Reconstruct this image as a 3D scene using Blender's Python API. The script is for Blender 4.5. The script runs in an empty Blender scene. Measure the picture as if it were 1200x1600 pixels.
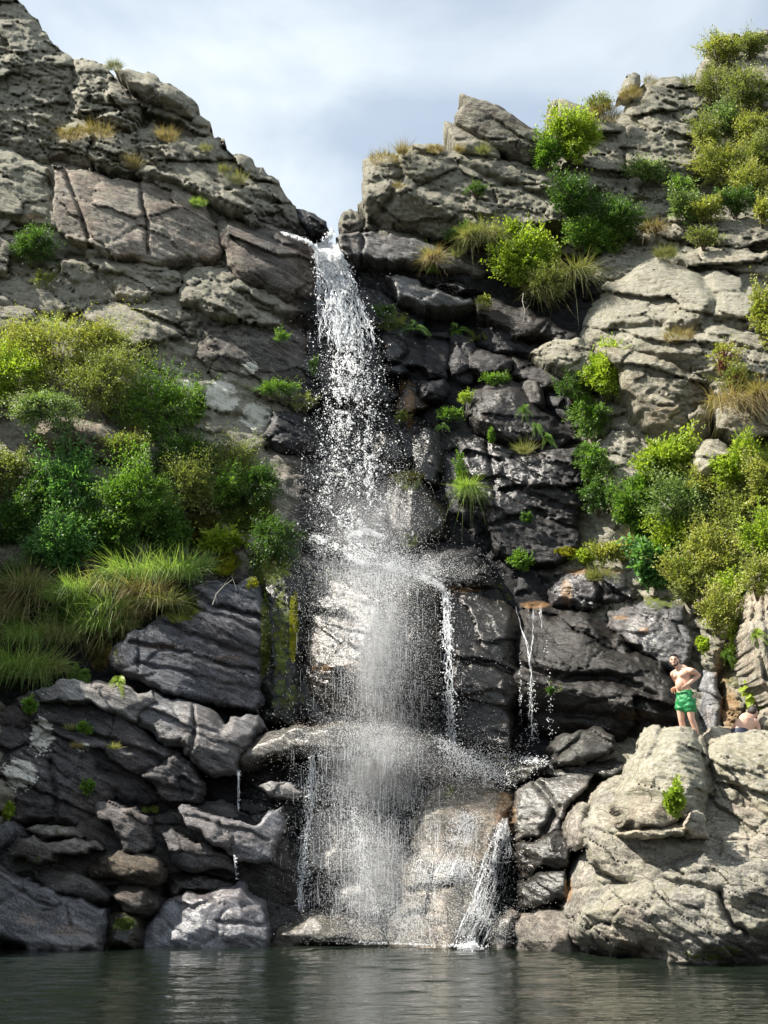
import bpy, math, random
import numpy as np
from mathutils import Vector, Matrix
random.seed(7); RNG = np.random.default_rng(7)
S = bpy.context.scene
C = S.collection

# ------------------------------------------------------------------ camera
PITCH = math.atan(565/1600.0)
CAMZ = 1.28
cd = bpy.data.cameras.new('camera'); cam = bpy.data.objects.new('camera', cd); C.objects.link(cam)
cam.location = (0, 0, CAMZ); cam.rotation_euler = (math.pi/2+PITCH, 0, 0)
cd.sensor_fit = 'VERTICAL'; cd.sensor_height = 36; cd.lens = 36; cd.clip_end = 5000
S.camera = cam
# ------------------------------------------------------------------ light
SUN = Vector((-0.60, -0.03, 0.74)).normalized()
elev = math.asin(SUN.z); az = math.atan2(SUN.x, SUN.y)
sd = bpy.data.lights.new('sun', 'SUN'); so = bpy.data.objects.new('sun', sd); C.objects.link(so)
sd.energy = 5.0; sd.angle = math.radians(0.5); sd.color = (1.0, 0.94, 0.84)
so.rotation_euler = SUN.to_track_quat('Z', 'Y').to_euler(); so.location = (-20, 0, 40)
W = bpy.data.worlds.new('World'); S.world = W; W.use_nodes = True
def world():
    nt = W.node_tree; N = nt.nodes; L = nt.links; N.clear()
    out = N.new('ShaderNodeOutputWorld'); bg = N.new('ShaderNodeBackground'); bg.inputs[1].default_value = 0.078
    sky = N.new('ShaderNodeTexSky'); sky.sky_type = 'NISHITA'; sky.sun_disc = False
    sky.sun_elevation = elev; sky.sun_rotation = az; sky.altitude = 900; sky.dust_density = 1.5
    tc = N.new('ShaderNodeTexCoord')
    mp = N.new('ShaderNodeMapping'); mp.inputs['Scale'].default_value = (1, 1, 1.7); mp.inputs['Location'].default_value = (0.55, 0.2, 0.3)
    L.new(tc.outputs['Generated'], mp.inputs[0])
    n1 = N.new('ShaderNodeTexNoise'); n1.inputs['Scale'].default_value = 3.2; n1.inputs['Detail'].default_value = 9; n1.inputs['Roughness'].default_value = 0.5; n1.inputs['Distortion'].default_value = 0.3
    L.new(mp.outputs[0], n1.inputs['Vector'])
    n2 = N.new('ShaderNodeTexNoise'); n2.inputs['Scale'].default_value = 1.7; n2.inputs['Detail'].default_value = 6
    L.new(mp.outputs[0], n2.inputs['Vector'])
    r1 = N.new('ShaderNodeValToRGB'); r1.color_ramp.elements[0].position = 0.34; r1.color_ramp.elements[1].position = 0.62
    r1.color_ramp.elements[0].color = (0.55, 0.55, 0.55, 1)
    L.new(n2.outputs[0], r1.inputs[0])
    r2 = N.new('ShaderNodeValToRGB'); e = r2.color_ramp.elements
    e[0].position = 0.42; e[0].color = (3.75, 4.3, 4.85, 1); e[1].position = 0.58; e[1].color = (5.6, 6.05, 6.2, 1)
    L.new(n1.outputs[0], r2.inputs[0])
    mx = N.new('ShaderNodeMix'); mx.data_type = 'RGBA'
    L.new(r1.outputs[0], mx.inputs[0]); L.new(sky.outputs[0], mx.inputs[6]); L.new(r2.outputs[0], mx.inputs[7])
    L.new(mx.outputs[2], bg.inputs[0]); L.new(bg.outputs[0], out.inputs[0])
world()
S.view_settings.view_transform = 'Standard'; S.view_settings.look = 'None'
S.view_settings.gamma = 1; S.view_settings.use_curve_mapping = False
S.view_settings.exposure = 1.32
S.render.engine = 'CYCLES'
S.cycles.use_denoising = True
S.cycles.max_bounces = 6; S.cycles.transparent_max_bounces = 8; S.cycles.diffuse_bounces = 3; S.cycles.glossy_bounces = 3
S.cycles.sample_clamp_indirect = 4

# ------------------------------------------------------------------ geometry of the view
cp, sp_ = math.cos(PITCH), math.sin(PITCH)
def ray(px, py):
    """direction through a photo pixel, scaled so that its Y is 1"""
    u = (np.asarray(px, float)-600)/1600.; v = (800-np.asarray(py, float))/1600.
    y = cp - v*sp_; z = sp_ + v*cp
    return u/y, z/y
def W3(px, py, Y):
    a, b = ray(px, py); Y = np.asarray(Y, float)
    return np.stack([a*Y, Y+0*a, CAMZ+b*Y], -1)
def ppm(px, py, Y):
    """photo pixels per metre across at that place"""
    v = (800-py)/1600.
    return 1600.*(cp - v*sp_)/Y
XS = [-250, 0, 200, 400, 550, 700, 850, 950, 1080, 1200, 1450]
TAB = {1500: [21.0, 21.2, 21.4, 21.7, 21.7, 21.6, 21.2, 20.4, 19.6, 19.2, 18.5],
       1300: [21.6, 22.0, 22.3, 22.6, 22.8, 22.5, 21.7, 20.8, 20.3, 19.9, 19.0],
       1150: [22.4, 22.8, 23.1, 23.5, 23.6, 23.5, 23.1, 22.7, 21.7, 21.3, 20.5],
       1000: [23.4, 23.8, 24.1, 24.3, 24.2, 24.3, 24.2, 23.7, 22.8, 22.1, 21.2],
       850:  [24.2, 24.5, 24.8, 25.2, 25.6, 25.7, 25.6, 24.9, 23.8, 22.9, 22.0],
       650:  [26.1, 25.9, 25.9, 26.5, 27.0, 27.3, 26.8, 25.8, 24.5, 23.6, 22.8],
       450:  [27.6, 27.3, 27.1, 27.4, 28.2, 28.4, 27.9, 26.9, 25.9, 25.2, 24.2],
       250:  [29.0, 28.5, 28.3, 28.8, 29.7, 29.4, 28.9, 28.4, 27.9, 27.2, 26.2],
       50:   [30.4, 29.9, 29.6, 30.3, 31.0, 31.0, 30.5, 30.0, 29.3, 28.8, 28.0],
       -150: [31.6, 31.2, 31.0, 31.5, 32.0, 32.0, 31.5, 31.0, 30.3, 29.8, 29.0]}
_P = np.array([[x, y] for y in TAB for x in XS], float)/400.; _V = np.array([v for y in TAB for v in TAB[y]], float)
def _tps():
    n = len(_P); d = np.linalg.norm(_P[:, None]-_P[None], axis=-1)
    K = np.where(d > 0, d*d*np.log(d+1e-12), 0)+np.eye(n)*0.02
    A = np.zeros((n+3, n+3)); A[:n, :n] = K; A[:n, n] = 1; A[:n, n+1:] = _P; A[n, :n] = 1; A[n+1:, :n] = _P.T
    b = np.zeros(n+3); b[:n] = _V
    return np.linalg.solve(A, b)
_T = _tps()
def field(px, py):
    q = np.stack([np.asarray(px, float).ravel(), np.asarray(py, float).ravel()], -1)/400.
    out = np.empty(len(q))
    for i in range(0, len(q), 60000):
        s = q[i:i+60000]; d2 = ((s[:, None]-_P[None])**2).sum(-1)
        out[i:i+60000] = (0.5*d2*np.log(d2+1e-12))@_T[:-3]+_T[-3]+s@_T[-2:]
    return out.reshape(np.shape(px))
# ---- front-most depth of what is built so far, on 4 px cells
DX0, DY0, DC = -300, -220, 4
DB = np.full((460, 460), 60.0)
def db_put(px, py, Y):
    i = ((py-DY0)/DC).astype(int); j = ((px-DX0)/DC).astype(int)
    ok = (i >= 0) & (i < 460) & (j >= 0) & (j < 460)
    np.minimum.at(DB, (i[ok], j[ok]), Y[ok])
def surf(px, py, r=1):
    i = np.clip(((np.asarray(py)-DY0)/DC).astype(int), r, 459-r); j = np.clip(((np.asarray(px)-DX0)/DC).astype(int), r, 459-r)
    m = DB[i, j]
    for a in range(-r, r+1):
        for b in range(-r, r+1): m = np.minimum(m, DB[i+a, j+b])
    return m
def depth_at(px, py):
    v = float(surf(px, py)); return v if v < 50 else float(field(px, py))

# ------------------------------------------------------------------ noise
def _h(ix, iy, iz, s):
    n = (ix*374761393 + iy*668265263 + iz*2147483647 + s*974634777) & 0xffffffff
    n = ((n ^ (n >> 13))*1274126177) & 0xffffffff
    n = ((n ^ (n >> 15))*2246822519) & 0xffffffff
    return ((n ^ (n >> 16)) & 0xffffff)/float(0xffffff)
def vnoise(x, y, z, s=0):
    xi, yi, zi = np.floor(x).astype(np.int64), np.floor(y).astype(np.int64), np.floor(z).astype(np.int64)
    f = [x-xi, y-yi, z-zi]; f = [t*t*t*(t*(t*6-15)+10) for t in f]
    r = 0
    for a in (0, 1):
        for b in (0, 1):
            for c in (0, 1):
                w = (f[0] if a else 1-f[0])*(f[1] if b else 1-f[1])*(f[2] if c else 1-f[2])
                r = r + w*_h(xi+a, yi+b, zi+c, s)
    return r*2-1
def fbm(x, y, z, s=0, o=4, g=0.5):
    r = 0; a = 1.
    for k in range(o):
        r = r + a*vnoise(x*2**k+13.7*k, y*2**k, z*2**k+5.1*k, s+k); a *= g
    return r
def facets(u, v, s):
    """cells with a random height and slope each: (value, distance to the cell border)"""
    ui, vi = np.floor(u).astype(np.int64), np.floor(v).astype(np.int64)
    d1 = np.full(u.shape, 9.); d2 = np.full(u.shape, 9.); val = np.zeros(u.shape)
    for a in (-1, 0, 1):
        for b in (-1, 0, 1):
            cx, cy = ui+a, vi+b
            fx = cx+_h(cx, cy, cx*0, s); fy = cy+_h(cx, cy, cx*0+1, s)
            d = np.hypot(u-fx, v-fy)
            h = _h(cx, cy, cx*0+2, s)-0.5; gx = _h(cx, cy, cx*0+3, s)-0.5; gy = _h(cx, cy, cx*0+4, s)-0.5
            vv = h+1.3*gx*(u-fx)+1.3*gy*(v-fy)
            n = d < d1
            d2 = np.where(n, d1, np.minimum(d2, d)); val = np.where(n, vv, val); d1 = np.where(n, d, d1)
    return val, d2-d1

# ------------------------------------------------------------------ objects
def tag(o, label=None, cat=None, group=None, kind=None):
    if label: o['label'] = label
    if cat: o['category'] = cat
    if group: o['group'] = group
    if kind: o['kind'] = kind
    return o
def mesh_obj(name, V, F, mat, parent=None, smooth=True, attrs=None, origin=None):
    """V (n,3); F int array (m,3|4) or list of such arrays"""
    V = np.asarray(V, float)
    if origin is None: origin = V.mean(0)
    V = V-np.asarray(origin)
    Fs = F if isinstance(F, list) else [F]
    Fs = [f for f in Fs if len(f)]
    me = bpy.data.meshes.new(name)
    nl = sum(f.size for f in Fs); nf = sum(len(f) for f in Fs)
    me.vertices.add(len(V)); me.vertices.foreach_set('co', V.astype(np.float32).ravel())
    me.loops.add(nl); me.polygons.add(nf)
    me.loops.foreach_set('vertex_index', np.concatenate([f.ravel() for f in Fs]).astype(np.int32))
    ls = []; k = 0
    for f in Fs: ls.append(k+np.arange(len(f))*f.shape[1]); k += f.size
    me.polygons.foreach_set('loop_start', np.concatenate(ls).astype(np.int32))
    me.update(calc_edges=True); me.validate()
    if smooth: me.polygons.foreach_set('use_smooth', np.ones(len(me.polygons), bool))
    for k, (typ, arr) in (attrs or {}).items():
        a = me.attributes.new(k, typ, 'POINT')
        arr = np.asarray(arr, np.float32)
        if typ == 'FLOAT_COLOR':
            if arr.shape[1] == 3: arr = np.concatenate([arr, np.ones((len(arr), 1), np.float32)], 1)
            a.data.foreach_set('color', arr.ravel())
        else: a.data.foreach_set('value', arr.ravel())
    me.materials.append(mat)
    o = bpy.data.objects.new(name, me); C.objects.link(o)
    if parent:
        o.parent = parent; o.location = Vector(origin)-parent.location
    else: o.location = Vector(origin)
    return o
def empty(name, loc, label=None, cat=None, group=None, kind=None):
    o = bpy.data.objects.new(name, None); C.objects.link(o); o.location = Vector([float(c) for c in loc]); o.empty_display_size = 0.2
    return tag(o, label, cat, group, kind)

# ------------------------------------------------------------------ materials
def mat_new(name):
    m = bpy.data.materials.new(name); m.use_nodes = True; nt = m.node_tree; nt.nodes.clear()
    return m, nt.nodes, nt.links
class G:
    """tiny node-graph helper"""
    def __init__(s, N, L): s.N, s.L = N, L
    def n(s, t, **k):
        x = s.N.new(t)
        for a, b in k.items(): setattr(x, a, b)
        return x
    def put(s, sock, v):
        if hasattr(v, 'is_output') or isinstance(v, bpy.types.NodeSocket): s.L.new(v, sock)
        else: sock.default_value = v
    def math(s, op, a, b=0.0, c=None, clamp=False):
        x = s.n('ShaderNodeMath', operation=op, use_clamp=clamp); s.put(x.inputs[0], a); s.put(x.inputs[1], b)
        if c is not None: s.put(x.inputs[2], c)
        return x.outputs[0]
    def attr(s, name, out='Fac'):
        return s.n('ShaderNodeAttribute', attribute_name=name).outputs[out]
    def noise(s, vec, scale, detail=4, rough=0.55, dist=0.0):
        x = s.n('ShaderNodeTexNoise'); s.put(x.inputs['Vector'], vec); x.inputs['Scale'].default_value = scale
        x.inputs['Detail'].default_value = detail; x.inputs['Roughness'].default_value = rough; x.inputs['Distortion'].default_value = dist
        return x.outputs[0]
    def mix(s, f, a, b, mode='MIX'):
        x = s.n('ShaderNodeMix', data_type='RGBA', blend_type=mode); s.put(x.inputs[0], f); s.put(x.inputs[6], a); s.put(x.inputs[7], b)
        return x.outputs[2]
    def ss(s, v, lo, hi, a=0.0, b=1.0):
        x = s.n('ShaderNodeMapRange', interpolation_type='SMOOTHSTEP'); s.put(x.inputs[0], v)
        for i, q in enumerate((lo, hi, a, b)): s.put(x.inputs[i+1], q)
        return x.outputs[0]
def rock_material():
    m, N, L = mat_new('weathered_rock'); g = G(N, L)
    out = g.n('ShaderNodeOutputMaterial'); b = g.n('ShaderNodeBsdfPrincipled')
    pos = g.n('ShaderNodeNewGeometry').outputs['Position']
    mr_ = g.n('ShaderNodeMapping'); mr_.inputs['Rotation'].default_value = (0, math.radians(-23), 0); L.new(pos, mr_.inputs[0])
    mp = g.n('ShaderNodeMapping'); mp.inputs['Scale'].default_value = (0.36, 1.0, 1.7); L.new(mr_.outputs[0], mp.inputs[0]); st = mp.outputs[0]
    tone, wet, lich, moss, rust, pale = (g.attr('tone', 'Color'), g.attr('wet'), g.attr('lich'), g.attr('moss'), g.attr('rust'), g.attr('pale'))
    big = g.noise(st, 0.9, 6, 0.6, 0.4); med = g.noise(st, 5, 8, 0.62, 0.3); fin = g.noise(pos, 26, 6, 0.65); cou = g.noise(pos, 2.2, 7, 0.62, 0.5)
    v = g.ss(big, 0.3, 0.72, 0.66, 1.36); v2 = g.ss(med, 0.32, 0.70, 0.55, 1.5); v3 = g.ss(fin, 0.34, 0.70, 0.62, 1.45)
    vv = g.math('MULTIPLY', g.math('MULTIPLY', v, v2), v3)
    cmb = g.n('ShaderNodeCombineXYZ'); [L.new(vv, cmb.inputs[i]) for i in range(3)]
    col = g.mix(1.0, tone, cmb.outputs[0], 'MULTIPLY')
    # warm and cool patches
    hue = g.ss(g.noise(pos, 0.7, 4), 0.42, 0.62)
    col = g.mix(g.math('MULTIPLY', hue, 0.35), col, g.mix(1.0, col, (1.22, 0.98, 0.80, 1), 'MULTIPLY'))
    # grey-green crust lichen, dark crust lichen, white lichen
    lm = g.ss(g.math('ADD', g.math('MULTIPLY', cou, 0.75), g.math('ADD', g.math('MULTIPLY', fin, 0.35), g.math('MULTIPLY', lich, 0.42))), 0.66, 0.84)
    lm = g.math('MULTIPLY', lm, g.ss(lich, 0.02, 0.3))
    col = g.mix(g.math('MULTIPLY', lm, 0.72), col, g.mix(g.ss(g.noise(pos, 9, 3), 0.4, 0.6), (0.24, 0.232, 0.165, 1), (0.34, 0.325, 0.27, 1)))
    dk = g.math('MULTIPLY', g.ss(g.noise(pos, 7, 6, 0.7), 0.55, 0.68), g.ss(lich, 0.1, 0.9))
    col = g.mix(g.math('MULTIPLY', dk, 0.55), col, (0.045, 0.043, 0.036, 1))
    vo = g.n('ShaderNodeTexVoronoi'); vo.inputs['Scale'].default_value = 11; L.new(pos, vo.inputs['Vector'])
    wl = g.math('MULTIPLY', g.ss(g.math('ADD', vo.outputs[0], g.math('MULTIPLY', fin, 0.35)), 0.52, 0.36), g.ss(g.math('ADD', pale, g.math('MULTIPLY', cou, 0.5)), 0.55, 0.85))
    wl = g.math('MAXIMUM', wl, g.math('MULTIPLY', g.ss(g.math('ADD', pale, g.math('MULTIPLY', g.math('SUBTRACT', med, 0.5), 1.2)), 0.62, 0.74), g.ss(fin, 0.3, 0.5)))
    wl = g.math('MULTIPLY', wl, g.ss(pale, 0.05, 0.3))
    col = g.mix(wl, col, (0.72, 0.70, 0.63, 1))
    rm = g.ss(g.math('ADD', rust, g.math('MULTIPLY', g.math('SUBTRACT', g.math('ADD', g.math('MULTIPLY', med, .5), g.math('MULTIPLY', fin, .5)), 0.5), 2.0)), 0.38, 0.75); rm = g.math('MULTIPLY', rm, g.ss(rust, 0.02, 0.2))
    col = g.mix(g.math('MULTIPLY', rm, 0.55), col, g.mix(fin, (0.22, 0.10, 0.03, 1), (0.36, 0.21, 0.08, 1)))
    wd = g.math('MULTIPLY', wet, 0.35)
    col = g.mix(wd, col, (0, 0, 0, 1))
    mm = g.ss(g.math('ADD', moss, g.math('MULTIPLY', g.math('SUBTRACT', g.noise(pos, 6, 7, 0.65), 0.5), 1.3)), 0.42, 0.62); mm = g.math('MULTIPLY', mm, g.ss(moss, 0.02, 0.2))
    col = g.mix(mm, col, g.mix(g.ss(cou, 0.35, 0.65), (0.045, 0.07, 0.012, 1), (0.13, 0.15, 0.02, 1)))
    L.new(col, b.inputs['Base Color'])
    ro = g.ss(g.math('ADD', wet, g.math('MULTIPLY', g.math('SUBTRACT', cou, 0.5), 0.7)), 0.15, 0.85, 0.88, 0.24)
    ro = g.math('MAXIMUM', ro, g.math('MULTIPLY', mm, 0.95)); L.new(ro, b.inputs['Roughness'])
    L.new(g.ss(wet, 0.3, 0.8, 0.22, 0.5), b.inputs['Specular IOR Level'])
    # relief: strata, grain, cracks, pits
    lay = g.noise(st, 9, 7, 0.6, 0.35)
    wv = g.noise(mp.outputs[0], 3.1, 9, 0.68)
    vo2 = g.n('ShaderNodeTexVoronoi', feature='DISTANCE_TO_EDGE'); vo2.inputs['Scale'].default_value = 1.35
    ds = g.n('ShaderNodeVectorMath', operation='ADD'); L.new(st, ds.inputs[0])
    nv = g.n('ShaderNodeTexNoise'); nv.inputs['Scale'].default_value = 3; nv.inputs['Detail'].default_value = 4; L.new(st, nv.inputs['Vector'])
    sc = g.n('ShaderNodeVectorMath', operation='SCALE'); L.new(nv.outputs['Color'], sc.inputs[0]); sc.inputs['Scale'].default_value = 0.22
    L.new(sc.outputs[0], ds.inputs[1]); L.new(ds.outputs[0], vo2.inputs['Vector'])
    crk = g.math('MULTIPLY', g.ss(vo2.outputs[0], 0.0, 0.018, -0.8, 0.0), g.ss(cou, 0.45, 0.6))
    hgt = g.math('ADD', g.math('ADD', g.math('MULTIPLY', lay, 0.9), g.math('MULTIPLY', wv, 1.1)), g.math('ADD', g.math('MULTIPLY', fin, g.ss(wet, 0.0, 0.6, 0.6, 0.14)), crk))
    for sc_, wt_ in ((2.6, 0.95), (7.5, 0.42)):
        vf = g.n('ShaderNodeTexVoronoi'); vf.inputs['Scale'].default_value = sc_; L.new(ds.outputs[0], vf.inputs['Vector'])
        dv = g.n('ShaderNodeVectorMath', operation='SUBTRACT'); L.new(ds.outputs[0], dv.inputs[0]); L.new(vf.outputs['Position'], dv.inputs[1])
        cv = g.n('ShaderNodeVectorMath', operation='SUBTRACT'); L.new(vf.outputs['Color'], cv.inputs[0]); cv.inputs[1].default_value = (.5, .5, .5)
        dt = g.n('ShaderNodeVectorMath', operation='DOT_PRODUCT'); L.new(dv.outputs[0], dt.inputs[0]); L.new(cv.outputs[0], dt.inputs[1])
        hgt = g.math('ADD', hgt, g.math('MULTIPLY', g.math('MULTIPLY', dt.outputs['Value'], sc_*1.6), wt_))
    hgt = g.math('ADD', hgt, g.math('MULTIPLY', mm, g.math('MULTIPLY', g.noise(pos, 40, 3), 0.9)))
    bp = g.n('ShaderNodeBump'); bp.inputs['Distance'].default_value = 0.062; L.new(g.ss(wet, 0.1, 1.0, 0.95, 0.5), bp.inputs['Strength'])
    L.new(hgt, bp.inputs['Height']); L.new(bp.outputs[0], b.inputs['Normal']); L.new(b.outputs[0], out.inputs[0])
    return m
ROCK = rock_material()
def leaf_material(name, c1, c2, trans=0.35, rough=0.45):
    m, N, L = mat_new(name); g = G(N, L)
    out = g.n('ShaderNodeOutputMaterial'); b = g.n('ShaderNodeBsdfPrincipled')
    col = g.mix(g.attr('tint'), (*c1, 1), (*c2, 1))
    pos = g.n('ShaderNodeNewGeometry').outputs['Position']
    col = g.mix(g.ss(g.noise(pos, 1.6, 3), 0.35, 0.65, 0.0, 0.5), col, g.mix(1.0, col, (0.7, 0.82, 0.6, 1), 'MULTIPLY'))
    L.new(col, b.inputs['Base Color']); b.inputs['Roughness'].default_value = rough; b.inputs['Specular IOR Level'].default_value = 0.35
    t = g.n('ShaderNodeBsdfTranslucent'); L.new(g.mix(1.0, col, (1.25, 1.3, 0.6, 1), 'MULTIPLY'), t.inputs[0])
    mx = g.n('ShaderNodeMixShader'); mx.inputs[0].default_value = trans
    L.new(b.outputs[0], mx.inputs[1]); L.new(t.outputs[0], mx.inputs[2]); L.new(mx.outputs[0], out.inputs[0])
    return m
LM = {
 'lime':  leaf_material('lime_green_leaf', (0.20, 0.30, 0.035), (0.42, 0.50, 0.08), 0.45),
 'green': leaf_material('mid_green_leaf', (0.085, 0.18, 0.03), (0.21, 0.34, 0.06), 0.42),
 'deep':  leaf_material('deep_green_leaf', (0.045, 0.10, 0.022), (0.12, 0.22, 0.045), 0.38),
 'olive': leaf_material('olive_leaf', (0.15, 0.18, 0.05), (0.33, 0.36, 0.12), 0.38),
 'gold':  leaf_material('yellow_olive_leaf', (0.22, 0.25, 0.05), (0.48, 0.48, 0.15), 0.38),
 'sage':  leaf_material('sage_leaf', (0.12, 0.19, 0.06), (0.30, 0.39, 0.16), 0.35),
 'blue':  leaf_material('blue_green_leaf', (0.055, 0.15, 0.05), (0.20, 0.37, 0.12), 0.4),
 'straw': leaf_material('dry_straw_blade', (0.24, 0.18, 0.09), (0.45, 0.36, 0.19), 0.3, 0.7),
 'grass': leaf_material('fresh_grass_blade', (0.14, 0.24, 0.05), (0.38, 0.48, 0.16), 0.42),
 'mix':   leaf_material('half_dry_grass_blade', (0.12, 0.16, 0.045), (0.38, 0.34, 0.17), 0.35, 0.6),
 'moss':  leaf_material('yellow_moss', (0.20, 0.22, 0.015), (0.42, 0.40, 0.02), 0.2, 0.8),
 'brownmoss': leaf_material('olive_brown_moss', (0.05, 0.045, 0.012), (0.13, 0.11, 0.02), 0.1, 0.9),
 'greenmoss': leaf_material('green_moss', (0.035, 0.06, 0.01), (0.10, 0.13, 0.02), 0.1, 0.9),
}
def simple_mat(name, col, rough=0.8, bump=0.0, scale=30, **kw):
    m, N, L = mat_new(name); g = G(N, L); out = g.n('ShaderNodeOutputMaterial'); b = g.n('ShaderNodeBsdfPrincipled')
    pos = g.n('ShaderNodeTexCoord').outputs['Object']; n = g.noise(pos, scale, 5)
    c = g.mix(n, tuple(0.72*x for x in col)+(1,), tuple(min(1, 1.28*x) for x in col)+(1,))
    L.new(c, b.inputs['Base Color']); b.inputs['Roughness'].default_value = rough
    for k, v in kw.items(): b.inputs[k].default_value = v
    if bump:
        bp = g.n('ShaderNodeBump'); bp.inputs['Strength'].default_value = bump; bp.inputs['Distance'].default_value = 0.01; L.new(n, bp.inputs['Height']); L.new(bp.outputs[0], b.inputs['Normal'])
    L.new(b.outputs[0], out.inputs[0]); return m
BARK = simple_mat('grey_brown_bark', (0.14, 0.11, 0.085), 0.9, 0.5)
REDBARK = simple_mat('reddish_bark', (0.22, 0.07, 0.05), 0.8, 0.3)
SKIN = simple_mat('skin', (0.60, 0.36, 0.26), 0.5, 0.0, 6); 
HAIR = simple_mat('dark_brown_hair', (0.025, 0.017, 0.012), 0.6, 0.8, 120)
SHORTS = simple_mat('green_swim_fabric', (0.015, 0.20, 0.06), 0.55, 0.4, 14)
NAVY = simple_mat('dark_swim_fabric', (0.02, 0.025, 0.05), 0.7, 0.3, 14)
EYE = simple_mat('dark_eye', (0.02, 0.015, 0.01), 0.2)
def drop_material():
    m, N, L = mat_new('white_water'); g = G(N, L); out = g.n('ShaderNodeOutputMaterial')
    d = g.n('ShaderNodeBsdfDiffuse'); d.inputs[0].default_value = (0.92, 0.94, 0.96, 1)
    t = g.n('ShaderNodeBsdfTranslucent'); t.inputs[0].default_value = (0.95, 0.96, 0.98, 1)
    gl = g.n('ShaderNodeBsdfGlossy'); gl.inputs['Roughness'].default_value = 0.15; gl.inputs[0].default_value = (1, 1, 1, 1)
    m1 = g.n('ShaderNodeMixShader'); m1.inputs[0].default_value = 0.45; L.new(d.outputs[0], m1.inputs[1]); L.new(t.outputs[0], m1.inputs[2])
    m2 = g.n('ShaderNodeMixShader'); m2.inputs[0].default_value = 0.2; L.new(m1.outputs[0], m2.inputs[1]); L.new(gl.outputs[0], m2.inputs[2])
    L.new(m2.outputs[0], out.inputs[0]); return m
DROP = drop_material()
def pool_material():
    m, N, L = mat_new('dark_pool_water'); g = G(N, L); out = g.n('ShaderNodeOutputMaterial'); b = g.n('ShaderNodeBsdfPrincipled')
    pos = g.n('ShaderNodeNewGeometry').outputs['Position']
    b.inputs['Base Color'].default_value = (0.008, 0.012, 0.008, 1); b.inputs['Roughness'].default_value = 0.04; b.inputs['IOR'].default_value = 1.333
    mp = g.n('ShaderNodeMapping'); mp.inputs['Scale'].default_value = (0.75, 1.15, 1); mp.inputs['Rotation'].default_value = (0, 0, 0.12); L.new(pos, mp.inputs[0])
    h = g.math('ADD', g.math('MULTIPLY', g.noise(mp.outputs[0], 1.3, 2, 0.5, 0.6), 1.0), g.math('MULTIPLY', g.noise(mp.outputs[0], 5.5, 3, 0.55, 0.8), 0.38))
    bp = g.n('ShaderNodeBump'); bp.inputs['Strength'].default_value = 1.0; bp.inputs['Distance'].default_value = 0.03
    L.new(h, bp.inputs['Height']); L.new(bp.outputs[0], b.inputs['Normal']); L.new(b.outputs[0], out.inputs[0]); return m
POOL = pool_material()

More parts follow.
